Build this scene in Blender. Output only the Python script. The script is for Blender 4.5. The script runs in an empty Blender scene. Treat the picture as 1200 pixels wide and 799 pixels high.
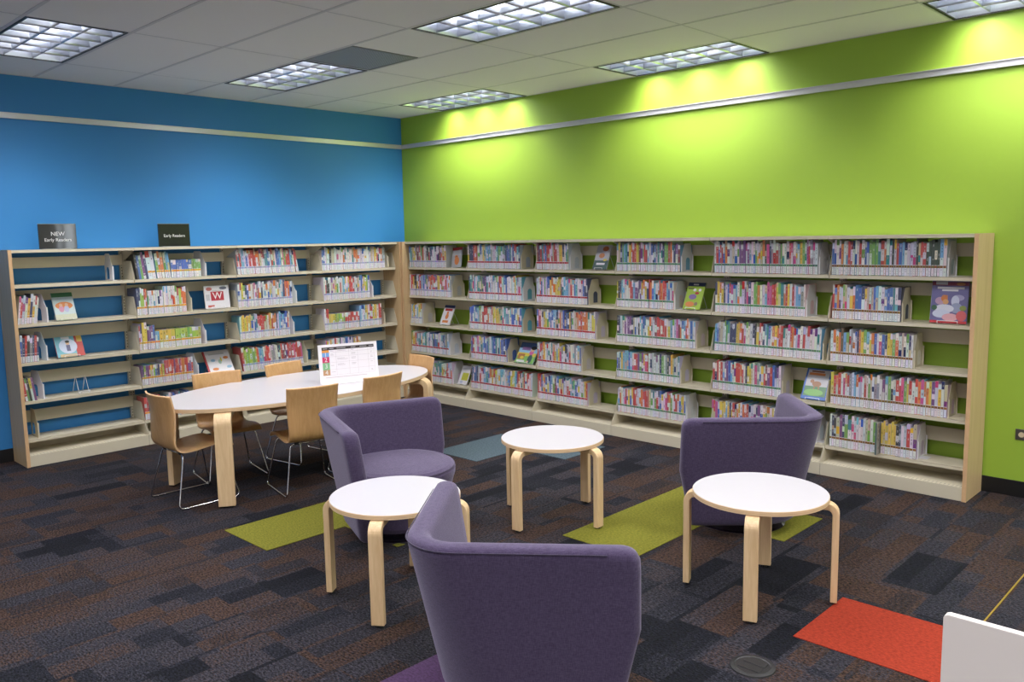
import bpy, bmesh, math, random
import numpy as np
from mathutils import Matrix, Vector
random.seed(7)
SC = bpy.context.scene
COL = SC.collection
PI = math.pi

# ------------------------------------------------------------------ camera model (from measured points)
def axes(yaw, pitch, roll):
    cy, sy, cp, sp = math.cos(yaw), math.sin(yaw), math.cos(pitch), math.sin(pitch)
    f = np.array([-sy*cp, cy*cp, -sp]); r = np.array([cy, sy, 0.0]); u = np.cross(r, f)
    c, s = math.cos(roll), math.sin(roll)
    return c*r + s*u, -s*r + c*u, f
REAL = dict(C=(7.1903, -5.7025, 1.6429), R=(0.7702, 0.1215, -0.0167), F=953.69, k=-0.0655)
CAM = dict(C=(7.3665, -5.9051, 1.6947), R=(0.7701, 0.1240, -0.0181), F=976.71, k=0.0)
def proj(P, cam=CAM):
    r, u, f = axes(*cam['R']); d = np.array(P) - np.array(cam['C']); z = d @ f
    x, y = (d @ r)/z, (d @ u)/z; s = 1 + cam['k']*(x*x + y*y)
    return 600 + cam['F']*x*s, 399.5 - cam['F']*y*s
def on_plane(px, py, axis, val, cam=CAM):
    r, u, f = axes(*cam['R']); a, b = (px-600)/cam['F'], (399.5-py)/cam['F']
    d = f + a*r + b*u; C = np.array(cam['C']); t = (val - C[axis])/d[axis]
    return C + t*d

# ------------------------------------------------------------------ room measures
BAY = 0.9144; T = 0.025; H = 1.664; D = 0.335
ZC = 3.005; ZR = 2.695
XG = 0.3718      # first green-wall bay starts here (x), bays run to +x
YB = 0.3462      # first blue-wall bay starts here (-y), bays run to -y
SHELF_Z = [1.398, 1.098, 0.800, 0.500, 0.200]     # upper face of the five shelves
SD = 0.262       # shelf depth
RX, RY = 9.6, -8.6                                  # far sides of the room

# ------------------------------------------------------------------ materials
def nt(name):
    m = bpy.data.materials.new(name); m.use_nodes = True
    n = m.node_tree.nodes; l = m.node_tree.links
    return m, n, l, n['Principled BSDF']
def plain(name, c, rough=.5, metal=0.0, var=0.03, scale=60, bump=0.0, spec=.5, coat=0):
    m, n, l, b = nt(name)
    tc = n.new('ShaderNodeTexCoord'); no = n.new('ShaderNodeTexNoise'); no.inputs['Scale'].default_value = scale
    l.new(tc.outputs['Object'], no.inputs['Vector'])
    mx = n.new('ShaderNodeMix'); mx.data_type = 'RGBA'
    mx.inputs['A'].default_value = (*[max(0, v*(1-var)) for v in c], 1); mx.inputs['B'].default_value = (*[min(1, v*(1+var)) for v in c], 1)
    l.new(no.outputs['Fac'], mx.inputs['Factor']); l.new(mx.outputs['Result'], b.inputs['Base Color'])
    b.inputs['Roughness'].default_value = rough; b.inputs['Metallic'].default_value = metal
    b.inputs['Specular IOR Level'].default_value = spec; b.inputs['Coat Weight'].default_value = coat
    if bump:
        bp = n.new('ShaderNodeBump'); bp.inputs['Strength'].default_value = bump; bp.inputs['Distance'].default_value = .002
        l.new(no.outputs['Fac'], bp.inputs['Height']); l.new(bp.outputs['Normal'], b.inputs['Normal'])
    return m
def wood(name, c1, c2, stretch=(30, 30, 1.6), rough=.42, var=6.0):
    m, n, l, b = nt(name)
    tc = n.new('ShaderNodeTexCoord'); mp = n.new('ShaderNodeMapping'); mp.inputs['Scale'].default_value = stretch
    no = n.new('ShaderNodeTexNoise'); no.inputs['Scale'].default_value = 1.0; no.inputs['Detail'].default_value = 5; no.inputs['Distortion'].default_value = .8
    n2 = n.new('ShaderNodeTexNoise'); n2.inputs['Scale'].default_value = 6.0; n2.inputs['Detail'].default_value = 3
    l.new(tc.outputs['Object'], mp.inputs['Vector']); l.new(mp.outputs['Vector'], no.inputs['Vector']); l.new(mp.outputs['Vector'], n2.inputs['Vector'])
    ad = n.new('ShaderNodeMath'); ad.operation = 'MULTIPLY_ADD'; ad.inputs[1].default_value = .35
    l.new(n2.outputs['Fac'], ad.inputs[0]); l.new(no.outputs['Fac'], ad.inputs[2])
    cr = n.new('ShaderNodeValToRGB'); cr.color_ramp.elements[0].position = .45; cr.color_ramp.elements[1].position = .85
    cr.color_ramp.elements[0].color = (*c1, 1); cr.color_ramp.elements[1].color = (*c2, 1)
    l.new(ad.outputs[0], cr.inputs['Fac']); l.new(cr.outputs['Color'], b.inputs['Base Color'])
    b.inputs['Roughness'].default_value = rough
    return m
def ply_edge(name, c1, c2, pitch=.0045):
    # thin light and dark veneer lines seen on plywood edges
    m, n, l, b = nt(name)
    tc = n.new('ShaderNodeTexCoord'); w = n.new('ShaderNodeTexWave'); w.bands_direction = 'Z'; w.inputs['Scale'].default_value = .16/pitch
    w.inputs['Distortion'].default_value = .4
    l.new(tc.outputs['Object'], w.inputs['Vector'])
    mx = n.new('ShaderNodeMix'); mx.data_type = 'RGBA'; mx.inputs['A'].default_value = (*c1, 1); mx.inputs['B'].default_value = (*c2, 1)
    l.new(w.outputs['Fac'], mx.inputs['Factor']); l.new(mx.outputs['Result'], b.inputs['Base Color']); b.inputs['Roughness'].default_value = .5
    return m
def fabric(name, c1, c2):
    m, n, l, b = nt(name)
    tc = n.new('ShaderNodeTexCoord')
    outs = []
    for sc in ((420, 420, 36), (60, 60, 420)):
        mp = n.new('ShaderNodeMapping'); mp.inputs['Scale'].default_value = sc
        no = n.new('ShaderNodeTexNoise'); no.inputs['Scale'].default_value = 1; no.inputs['Detail'].default_value = 2
        l.new(tc.outputs['Object'], mp.inputs['Vector']); l.new(mp.outputs['Vector'], no.inputs['Vector']); outs.append(no.outputs['Fac'])
    ad = n.new('ShaderNodeMath'); ad.operation = 'ADD'; l.new(outs[0], ad.inputs[0]); l.new(outs[1], ad.inputs[1])
    mr = n.new('ShaderNodeMapRange'); mr.inputs['From Min'].default_value = .7; mr.inputs['From Max'].default_value = 1.3
    l.new(ad.outputs[0], mr.inputs['Value'])
    mx = n.new('ShaderNodeMix'); mx.data_type = 'RGBA'; mx.inputs['A'].default_value = (*c1, 1); mx.inputs['B'].default_value = (*c2, 1)
    l.new(mr.outputs['Result'], mx.inputs['Factor']); l.new(mx.outputs['Result'], b.inputs['Base Color'])
    b.inputs['Roughness'].default_value = .9; b.inputs['Specular IOR Level'].default_value = .2
    b.inputs['Sheen Weight'].default_value = .35; b.inputs['Sheen Roughness'].default_value = .5
    b.inputs['Sheen Tint'].default_value = (.75, .7, .9, 1)
    bp = n.new('ShaderNodeBump'); bp.inputs['Strength'].default_value = .25; bp.inputs['Distance'].default_value = .002
    l.new(mr.outputs['Result'], bp.inputs['Height']); l.new(bp.outputs['Normal'], b.inputs['Normal'])
    return m
def pile_nodes(n, l, b, color_socket, lo=.35, hi=1.9, warp=None):
    # loop-pile speckle over a colour
    tc = n.new('ShaderNodeTexCoord')
    mp = n.new('ShaderNodeMapping'); mp.inputs['Scale'].default_value = (60, 130, 1)
    no = n.new('ShaderNodeTexNoise'); no.inputs['Scale'].default_value = 1; no.inputs['Detail'].default_value = 3; no.inputs['Roughness'].default_value = .7
    l.new(tc.outputs['Object'], mp.inputs['Vector']); l.new(mp.outputs['Vector'], no.inputs['Vector'])
    mr = n.new('ShaderNodeMapRange'); mr.inputs['From Min'].default_value = .36; mr.inputs['From Max'].default_value = .66
    mr.inputs['To Min'].default_value = lo; mr.inputs['To Max'].default_value = hi; l.new(no.outputs['Fac'], mr.inputs['Value'])
    vm = n.new('ShaderNodeVectorMath'); vm.operation = 'SCALE'; l.new(color_socket, vm.inputs[0]); l.new(mr.outputs['Result'], vm.inputs['Scale'])
    l.new(vm.outputs['Vector'], b.inputs['Base Color'])
    b.inputs['Roughness'].default_value = .95; b.inputs['Specular IOR Level'].default_value = .15
    bp = n.new('ShaderNodeBump'); bp.inputs['Strength'].default_value = .5; bp.inputs['Distance'].default_value = .004
    l.new(no.outputs['Fac'], bp.inputs['Height']); l.new(bp.outputs['Normal'], b.inputs['Normal'])
def carpet_tile_mat(name, c):
    m, n, l, b = nt(name)
    rgb = n.new('ShaderNodeRGB'); rgb.outputs[0].default_value = (*c, 1)
    pile_nodes(n, l, b, rgb.outputs[0], .7, 1.3)
    return m
def carpet_mat():
    m, n, l, b = nt('patchwork carpet')
    tc = n.new('ShaderNodeTexCoord')
    def layer(bw, rh, rot, loc, seed_off, bias):
        mp = n.new('ShaderNodeMapping'); mp.inputs['Rotation'].default_value = (0, 0, rot); mp.inputs['Location'].default_value = loc
        br = n.new('ShaderNodeTexBrick'); br.inputs['Scale'].default_value = 1; br.inputs['Brick Width'].default_value = bw; br.inputs['Row Height'].default_value = rh
        br.inputs['Mortar Size'].default_value = 0; br.inputs['Color1'].default_value = (0, 0, 0, 1); br.inputs['Color2'].default_value = (1, 1, 1, 1)
        br.inputs['Bias'].default_value = bias; br.offset = seed_off; br.squash = 1
        l.new(tc.outputs['Object'], mp.inputs['Vector']); l.new(mp.outputs['Vector'], br.inputs['Vector'])
        return br.outputs['Color']
    a = layer(.503, .2515, PI/2, (.13, 2.36, 0), .5, 0)
    c = layer(.335, .1257, PI/2, (.41, .87, 0), .37, 0)
    d = layer(.503, .503, PI/2, (3.1, 1.9, 0), .5, 0)
    mx = n.new('ShaderNodeMix'); mx.data_type = 'RGBA'; mx.inputs['Factor'].default_value = .42
    l.new(a, mx.inputs['A']); l.new(c, mx.inputs['B'])
    mx2 = n.new('ShaderNodeMix'); mx2.data_type = 'RGBA'; mx2.inputs['Factor'].default_value = .25
    l.new(mx.outputs['Result'], mx2.inputs['A']); l.new(d, mx2.inputs['B'])
    no = n.new('ShaderNodeTexNoise'); no.inputs['Scale'].default_value = 120; no.inputs['Detail'].default_value = 4; no.inputs['Roughness'].default_value = .75
    l.new(tc.outputs['Object'], no.inputs['Vector'])
    # speckle pushes single loops into the neighbouring colour
    sm = n.new('ShaderNodeMath'); sm.operation = 'MULTIPLY_ADD'; sm.inputs[1].default_value = .95; sm.inputs[2].default_value = -.475
    l.new(no.outputs['Fac'], sm.inputs[0])
    ad = n.new('ShaderNodeMath'); ad.operation = 'ADD'; l.new(mx2.outputs['Result'], ad.inputs[0]); l.new(sm.outputs[0], ad.inputs[1])
    cr = n.new('ShaderNodeValToRGB'); e = cr.color_ramp
    e.elements[0].position = .0; e.elements[0].color = (.011, .012, .018, 1)
    e.elements[1].position = 1.0; e.elements[1].color = (.075, .070, .088, 1)
    for p, col in ((.24, (.010, .011, .018, 1)), (.34, (.030, .032, .046, 1)), (.45, (.062, .058, .074, 1)), (.51, (.050, .040, .044, 1)), (.59, (.115, .056, .030, 1)), (.64, (.075, .046, .036, 1)), (.70, (.016, .018, .027, 1)), (.80, (.045, .043, .056, 1))):
        k = e.elements.new(p); k.color = col
    l.new(ad.outputs[0], cr.inputs['Fac'])
    pile_nodes(n, l, b, cr.outputs['Color'], .02, 1.0)
    return m
def attr_mat(name='painted paper', rough=.45):
    m, n, l, b = nt(name)
    at = n.new('ShaderNodeAttribute'); at.attribute_name = 'Col'
    no = n.new('ShaderNodeTexNoise'); no.inputs['Scale'].default_value = 260
    tc = n.new('ShaderNodeTexCoord'); l.new(tc.outputs['Object'], no.inputs['Vector'])
    mr = n.new('ShaderNodeMapRange'); mr.inputs['To Min'].default_value = .86; mr.inputs['To Max'].default_value = 1.08
    l.new(no.outputs['Fac'], mr.inputs['Value'])
    vm = n.new('ShaderNodeVectorMath'); vm.operation = 'SCALE'; l.new(at.outputs['Color'], vm.inputs[0]); l.new(mr.outputs['Result'], vm.inputs['Scale'])
    l.new(vm.outputs['Vector'], b.inputs['Base Color']); b.inputs['Roughness'].default_value = rough
    return m
def perf_mat(name, c):
    m, n, l, b = nt(name)
    tc = n.new('ShaderNodeTexCoord'); sc = n.new('ShaderNodeVectorMath'); sc.operation = 'MULTIPLY'; sc.inputs[1].default_value = (1/.024, 1/.024, 0)
    fr = n.new('ShaderNodeVectorMath'); fr.operation = 'FRACTION'; sb = n.new('ShaderNodeVectorMath'); sb.operation = 'SUBTRACT'; sb.inputs[1].default_value = (.5, .5, 0)
    ln = n.new('ShaderNodeVectorMath'); ln.operation = 'LENGTH'; lt = n.new('ShaderNodeMath'); lt.operation = 'LESS_THAN'; lt.inputs[1].default_value = .2
    l.new(tc.outputs['Object'], sc.inputs[0]); l.new(sc.outputs[0], fr.inputs[0]); l.new(fr.outputs[0], sb.inputs[0]); l.new(sb.outputs[0], ln.inputs[0]); l.new(ln.outputs['Value'], lt.inputs[0])
    mx = n.new('ShaderNodeMix'); mx.data_type = 'RGBA'; mx.inputs['A'].default_value = (*c, 1); mx.inputs['B'].default_value = (*[v*.25 for v in c], 1)
    l.new(lt.outputs[0], mx.inputs['Factor']); l.new(mx.outputs['Result'], b.inputs['Base Color']); b.inputs['Roughness'].default_value = .45
    return m

PUTTY = (.60, .55, .42)
M = {
 'blue': plain('blue wall paint', (.032, .222, .54), .55, var=.02, scale=300, bump=.08),
 'green': plain('lime wall paint', (.30, .47, .045), .5, var=.02, scale=300, bump=.08),
 'white_wall': plain('off white wall paint', (.62, .61, .60), .6, var=.02, scale=300),
 'tile': plain('acoustic ceiling tile', (.82, .80, .80), .9, var=.08, scale=420, bump=.3),
 'tee': plain('ceiling grid metal', (.60, .58, .60), .5, var=.02),
 'base': plain('black rubber base', (.004, .004, .005), .5),
 'rail': plain('satin aluminium rail', (.62, .62, .64), .35, .6, var=.02),
 'putty': plain('putty enamel', PUTTY, .42, var=.015, scale=200),
 'putty_w': plain('white enamel', (.70, .70, .73), .4, var=.015),
 'perf': perf_mat('perforated putty enamel', PUTTY),
 'slot': plain('dark slots', (.03, .03, .028), .7),
 'maple': wood('maple end panel', (.52, .36, .185), (.60, .43, .24), (26, 26, 1.5)),
 'maple_edge': plain('maple edge band', (.62, .40, .215), .5, var=.08, scale=40),
 'birch': wood('birch veneer', (.62, .42, .22), (.76, .56, .33), (40, 40, 3)),
 'ply_edge': ply_edge('plywood edge', (.62, .42, .235), (.72, .53, .325)),
 'shell': wood('beech shell veneer', (.47, .265, .105), (.56, .335, .15), (60, 60, 2.5), .32),
 'laminate': plain('white laminate', (.50, .485, .52), .28, var=.01, scale=40),
 'chrome': plain('chrome wire', (.72, .72, .74), .12, 1.0, var=.02),
 'black': plain('black plastic', (.012, .012, .014), .45),
 'fabric': fabric('purple wool', (.038, .026, .062), (.078, .058, .115)),
 'seam': fabric('dark purple seam', (.018, .013, .030), (.030, .022, .045)),
 'sign_black': plain('black acrylic', (.018, .019, .019), .05, var=.02),
 'sign_edge': plain('grey acrylic edge', (.22, .24, .24), .3),
 'letter': plain('white lettering', (.72, .72, .72), .5),
 'paper': attr_mat('printed paper'),
 'cover': attr_mat('printed covers', .38),
 'acrylic_white': plain('white sign board', (.80, .77, .82), .35, var=.01),
 'wire_white': plain('white coated wire', (.75, .75, .76), .35),
 'louver': plain('semi specular louver', (.66, .70, .78), .3, .9, var=.02),
 'housing': plain('white lamp housing', (.80, .80, .80), .5),
 'lamp_frame': plain('black lamp frame', (.012, .012, .012), .5),
 'vent': plain('grey vent face', (.22, .22, .23), .6, var=.08, scale=300),
 'steel': plain('dark steel plate', (.16, .15, .14), .3, .7),
 'ivory': plain('ivory socket', (.60, .50, .33), .5),
 'panel': plain('pale laminate panel', (.70, .65, .62), .4, var=.01),
 'brass': plain('brass strip', (.65, .42, .10), .35, .8),
 'carpet': carpet_mat(),
 'c_lime': carpet_tile_mat('lime carpet', (.155, .152, .020)),
 'c_grey': carpet_tile_mat('blue grey carpet', (.070, .100, .120)),
 'c_orange': carpet_tile_mat('orange carpet', (.26, .030, .014)),
 'c_purple': carpet_tile_mat('purple carpet', (.070, .038, .090)),
}

# ------------------------------------------------------------------ mesh builder
class MB:
    def __init__(s): s.v = []; s.f = []; s.m = []; s.c = []; s.sm = []
    def add(s, verts, faces, mat=0, col=None, smooth=False, X=None):
        o = len(s.v)
        if X is not None: verts = [tuple(X @ Vector(p)) for p in verts]
        s.v += [tuple(p) for p in verts]
        for f in faces:
            s.f.append(tuple(i+o for i in f)); s.m.append(mat); s.c.append(col); s.sm.append(smooth)
        return s
    def box(s, x0, x1, y0, y1, z0, z1, mat=0, col=None, X=None):
        v = [(x0,y0,z0),(x1,y0,z0),(x1,y1,z0),(x0,y1,z0),(x0,y0,z1),(x1,y0,z1),(x1,y1,z1),(x0,y1,z1)]
        return s.add(v, [(0,3,2,1),(4,5,6,7),(0,1,5,4),(1,2,6,5),(2,3,7,6),(3,0,4,7)], mat, col, X=X)
    def prism(s, poly, fn, a, b, mat=0, col=None, smooth=False, X=None):
        # poly (u,v) counter-clockwise; fn(u,v,w) -> xyz; extruded from w=a to w=b
        n = len(poly); v = [fn(u, w, a) for u, w in poly] + [fn(u, w, b) for u, w in poly]
        fs = [tuple(range(n-1, -1, -1)), tuple(range(n, 2*n))]
        s.add(v, fs, mat, col, False, X); o = len(s.v) - 2*n
        for i in range(n):
            j = (i+1) % n; s.f.append((o+i, o+j, o+n+j, o+n+i)); s.m.append(mat); s.c.append(col); s.sm.append(smooth)
        return s
    def loft(s, loops, mat=0, closed=True, cap0=True, cap1=True, smooth=True, col=None, X=None):
        n = len(loops[0]); v = [p for L in loops for p in L]; fs = []
        for a in range(len(loops)-1):
            for i in range(n if closed else n-1):
                j = (i+1) % n; fs.append((a*n+i, a*n+j, (a+1)*n+j, (a+1)*n+i))
        if cap0: fs.append(tuple(range(n-1, -1, -1)))
        if cap1: fs.append(tuple(range((len(loops)-1)*n, len(loops)*n)))
        return s.add(v, fs, mat, col, smooth, X)
    def tube(s, pts, r, n=8, mat=0, closed=False, X=None, col=None):
        P = [Vector(p) for p in pts]; loops = []; N = len(P); up = None
        for i in range(N):
            a = P[(i-1) % N] if (closed or i > 0) else P[i]; b = P[(i+1) % N] if (closed or i < N-1) else P[i]
            t = (b-a).normalized()
            if up is None: up = Vector((0,0,1)) if abs(t.z) < .9 else Vector((1,0,0))
            w = t.cross(up).normalized(); up = w.cross(t).normalized()
            loops.append([tuple(P[i] + r*(math.cos(q)*w + math.sin(q)*up)) for q in (2*PI*k/n for k in range(n))])
        if closed: loops.append(loops[0])
        return s.loft(loops, mat, True, not closed, not closed, True, col, X)
    def lathe(s, prof, n=40, c=(0,0), mat=0, mats=None, X=None, smooth=True):
        loops = [[(c[0]+r*math.cos(2*PI*k/n), c[1]+r*math.sin(2*PI*k/n), z) for k in range(n)] for r, z in prof]
        for i in range(len(loops)-1):
            s.loft([loops[i], loops[i+1]], mats[i] if mats else mat, True, False, False, smooth, None, X)
        s.add(loops[0], [tuple(range(n-1,-1,-1))], mats[0] if mats else mat, None, False, X)
        s.add(loops[-1], [tuple(range(n))], mats[-1] if mats else mat, None, False, X)
        return s
    def build(s, name, mats, parent=None, kind=None, merge=False, sub=0, bev=0):
        me = bpy.data.meshes.new(name); me.from_pydata(s.v, [], s.f)
        for m in (mats if isinstance(mats, (list, tuple)) else [mats]): me.materials.append(m)
        me.polygons.foreach_set('material_index', s.m); me.polygons.foreach_set('use_smooth', s.sm)
        if any(c is not None for c in s.c):
            at = me.color_attributes.new('Col', 'FLOAT_COLOR', 'CORNER'); buf = []
            for f, c in zip(s.f, s.c): buf += list((*(c or (1,1,1)), 1)) * len(f)
            at.data.foreach_set('color', buf)
        me.update()
        if merge:
            bm = bmesh.new(); bm.from_mesh(me); bmesh.ops.remove_doubles(bm, verts=bm.verts, dist=1e-5)
            bmesh.ops.recalc_face_normals(bm, faces=bm.faces); bm.to_mesh(me); bm.free()
        o = bpy.data.objects.new(name, me); COL.objects.link(o)
        if parent: o.parent = parent
        if kind: o['kind'] = kind
        if bev:
            b = o.modifiers.new('edge', 'BEVEL'); b.width = bev; b.segments = 2; b.limit_method = 'ANGLE'; b.angle_limit = math.radians(40)
        if sub:
            b = o.modifiers.new('smooth', 'SUBSURF'); b.levels = sub; b.render_levels = sub
        return o
def tag(o, label, cat, group=None):
    o['label'] = label; o['category'] = cat
    if group: o['group'] = group
    return o
def thing(name, label, cat, loc=(0,0,0), rz=0.0, group=None):
    o = bpy.data.objects.new(name, None); COL.objects.link(o); o.empty_display_size = .1
    o.location = loc; o.rotation_euler = (0, 0, rz)
    return tag(o, label, cat, group)
def dup(o, loc, rz, label, group=None):
    def cp(a, par):
        c = a.copy(); COL.objects.link(c)
        if par: c.parent = par
        for ch in kids.get(a.name, []): cp(ch, c)
        return c
    kids = {}
    for a in list(COL.objects):
        if a.parent: kids.setdefault(a.parent.name, []).append(a)
    r = cp(o, None); r.location = loc; r.rotation_euler = (0, 0, rz); r['label'] = label
    if group: r['group'] = group
    return r
def text(body, name, size, mat, parent, X, align='CENTER', ext=.0006):
    cu = bpy.data.curves.new(name, 'FONT'); cu.body = body; cu.size = size; cu.extrude = ext; cu.align_x = align; cu.align_y = 'CENTER'
    cu.resolution_u = 4; tmp = bpy.data.objects.new(name, cu); COL.objects.link(tmp); dg = bpy.context.evaluated_depsgraph_get()
    me = bpy.data.meshes.new_from_object(tmp.evaluated_get(dg)); bpy.data.objects.remove(tmp); bpy.data.curves.remove(cu); me.name = name
    me.materials.clear(); me.materials.append(mat)
    o = bpy.data.objects.new(name, me); COL.objects.link(o); o.parent = parent; o.matrix_local = X
    return o
def bend(pts, r, n=5):
    # rounds the inner corners of a polyline
    P = [Vector(p) for p in pts]; out = [P[0]]
    for i in range(1, len(P)-1):
        a, b, c = P[i-1], P[i], P[i+1]; q = min(r, (a-b).length*.48, (c-b).length*.48)
        p0 = b+(a-b).normalized()*q; p1 = b+(c-b).normalized()*q
        for k in range(n+1):
            t = k/n; out.append((1-t)**2*p0 + 2*t*(1-t)*b + t*t*p1)
    out.append(P[-1]); return out
ORD = 'first second third fourth fifth sixth seventh eighth ninth tenth eleventh twelfth thirteenth fourteenth fifteenth sixteenth seventeenth eighteenth nineteenth'.split()
def ordinal(i):   # i from 1
    if i < 20: return ORD[i-1]
    tens = {20:'twent',30:'thirt',40:'fort',50:'fift',60:'sixt',70:'sevent',80:'eight',90:'ninet'}[i//10*10]
    return tens+'ieth' if i % 10 == 0 else tens+'y-'+ORD[i % 10-1]

# ------------------------------------------------------------------ room shell
def structure(name, mb, mats, **k): return mb.build(name, mats, kind='structure', **k)
structure('floor', MB().box(-.1, RX, RY, .1, -.05, 0), M['carpet'])
structure('wall_left', MB().box(-.1, 0, RY, .1, 0, ZC+.3), M['blue'])
structure('wall_right', MB().box(0, RX, 0, .1, 0, ZC+.3), M['green'])
structure('wall_front', MB().box(-.1, RX+.1, RY-.1, RY, 0, ZC+.3), M['white_wall'])
structure('wall_back', MB().box(RX, RX+.1, RY, .1, 0, ZC+.3), M['white_wall'])
structure('baseboard_left', MB().box(0, .008, RY, 0, 0, .104), M['base'], bev=.002)
structure('baseboard_right', MB().box(.008, RX, -.008, 0, 0, .104), M['base'], bev=.002)
# picture rail on both walls
structure('trim_1', MB().box(0, .012, RY, 0, ZR-.022, ZR+.022).box(.012, .02, RY, 0, ZR-.022, ZR-.016).box(.012, .02, RY, 0, ZR+.016, ZR+.022), M['rail'])
structure('trim_2', MB().box(.02, RX, -.012, 0, ZR-.022, ZR+.022).box(.02, RX, -.02, -.012, ZR-.022, ZR-.016).box(.02, RX, -.02, -.012, ZR+.016, ZR+.022), M['rail'])
structure('trim_3', MB().box(6.426, 6.433, -3.3, -.3, 0, .003), M['brass'])

# narrow two-light window in the far wall behind the camera (it shows as a reflection in the glossy sign)
wf = MB(); wx = RX
for a, b in ((-.70, -.655), (-.60, -.53), (-.36, -.30)): wf.box(wx-.03, wx, a, b, .25, 2.45)
wf.box(wx-.03, wx, -.655, -.30, .25, .31).box(wx-.03, wx, -.655, -.30, 2.39, 2.45)
wo = structure('window_1', wf, M['white_wall'])
sky, sn, sl, sb = nt('daylit window pane'); sb.inputs['Base Color'].default_value = (.8, .85, .9, 1); sb.inputs['Emission Color'].default_value = (.85, .93, 1, 1); sb.inputs['Emission Strength'].default_value = 8.0
MB().box(wx-.012, wx-.008, -.655, -.60, .31, 2.39).build('pane', sky, wo); MB().box(wx-.012, wx-.008, -.53, -.36, .31, 2.39).build('pane', sky, wo)

# ceiling grid: tees every 1.22 m (x) and 0.61 m (y); lamps and the vent sit in grid openings
GX0, GY0, TX, TY = .70, 0.0, 1.219, .6085
xs = [0.0] + [GX0+TX*i for i in range(8) if GX0+TX*i < RX] + [RX]
ys = [0.0] + [-TY*i for i in range(1, 15) if -TY*i > RY] + [RY]
lamps = [(ci, ri) for ci in range(4) for ri in range(5) if (ci, ri) != (0, 3)]
def lamp_cell(ci, ri): return GX0 + 2*TX*ci, -TY*(3*ri+1)
open_cells = {(round(lamp_cell(c, r)[0], 2), round(lamp_cell(c, r)[1], 2)) for c, r in lamps}
VX, VY = GX0+TX, -TY*4       # vent cell (half of a tile)
cm = MB(); 
for i in range(len(xs)-1):
    for j in range(len(ys)-1):
        x0, x1, y1, y0 = xs[i], xs[i+1], ys[j], ys[j+1]
        if (round(x0, 2), round(y0, 2)) in open_cells: continue
        if abs(x0-VX) < .02 and abs(y0-VY) < .02: x0 += TX/2
        cm.box(x0+.001, x1-.001, y0+.001, y1-.001, ZC, ZC+.018)
structure('ceiling', cm, M['tile'])
structure('ceiling_slab', MB().box(-.1, RX+.1, RY-.1, .1, ZC+.3, ZC+.36), M['white_wall'])
tm = MB()
for x in xs[1:-1]: tm.box(x-.006, x+.006, RY, 0, ZC-.0015, ZC+.001)
for y in ys[1:-1]: tm.box(0, RX, y-.011, y+.011, ZC-.0025, ZC+.001)
tm.box(0, RX, -.02, -.0, ZC-.002, ZC+.001).box(0, .02, RY, 0, ZC-.002, ZC+.001)
structure('trim_4', tm, M['tee'])

# recessed louvred lamps
LW, LH = TX-.03, TY-.03
def make_lamp():
    t = thing('ceiling_lamp', 'lamp', 'ceiling lamp')
    h = MB(); w, d, z = LW/2, LH/2, .12
    h.box(-w, w, -d, -d+.004, -.0, z).box(-w, w, d-.004, d, -.0, z).box(-w, -w+.004, -d, d, 0, z).box(w-.004, w, -d, d, 0, z).box(-w, w, -d, d, z, z+.004)
    h.build('housing', M['housing'], t)
    f = MB(); o, i = .0, .016
    f.box(-w, w, -d, -d+i, -.004, .004).box(-w, w, d-i, d, -.004, .004).box(-w, -w+i, -d+i, d-i, -.004, .004).box(w-i, w, -d+i, d-i, -.004, .004)
    f.build('frame', M['lamp_frame'], t)
    l = MB(); nx, ny, hh = 6, 3, .068
    iw, idp = w-i, d-i
    def blade(a, b, along):   # parabolic blade section: thick at the top, sharp at the foot
        prof = [(-.002, .002), (-.004, .016), (-.006, .040), (-.010, hh), (.010, hh), (.006, .040), (.004, .016), (.002, .002)]
        if along == 'y': l.prism(prof, lambda u, v, q: (a+u, q, v), -idp, idp, smooth=True)
        else: l.prism(prof, lambda u, v, q: (q, a+u, v), -iw, iw, smooth=True)
    for k in range(1, nx): blade(-iw+2*iw*k/nx, 0, 'y')
    for k in range(1, ny): blade(-idp+2*idp*k/ny, 0, 'x')
    for s in (-1, 1):
        l.prism([(0, .002), (0, hh), (.012, hh), (.004, .02)], lambda u, v, q: (s*(iw-u), q, v), -idp, idp)
        l.prism([(0, .002), (0, hh), (.012, hh), (.004, .02)], lambda u, v, q: (q, s*(idp-u), v), -iw, iw)
    l.build('louver', M['louver'], t)
    return t
LAMP_W, GLOW_W = 53.0, 11.0
# photometric file of a parabolic louvre: strong out to 45 degrees, cut off soon after
angles = [0, 10, 20, 30, 38, 44, 48, 52, 56, 60, 66, 75, 90]
candela = [62, 66, 74, 90, 110, 114, 96, 66, 38, 20, 10, 3.5, 0]
ies = bpy.data.texts.new('louvre_photometry')
ies.from_string('IESNA:LM-63-1995\nTILT=NONE\n1 1000 1 %d 1 1 2 0 0 0\n1 1 1\n%s\n0\n%s\n' % (len(angles), ' '.join(map(str, angles)), ' '.join(map(str, candela))))
LAMP_LABELS = {(0,0): 'louvred ceiling lamp in the corner where blue and lime walls meet', (1,0): 'louvred ceiling lamp against the lime wall, second from the corner',
  (2,0): 'louvred ceiling lamp against the lime wall, third from the corner', (0,1): 'louvred ceiling lamp beside the grey vent, near the middle of the blue wall',
  (1,1): 'louvred ceiling lamp away from both walls, at the top edge of the photo', (0,2): 'louvred ceiling lamp near the blue wall, leftmost in the photo'}
lamp0 = make_lamp()
NUMS = 'one two three four five'.split()
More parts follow.
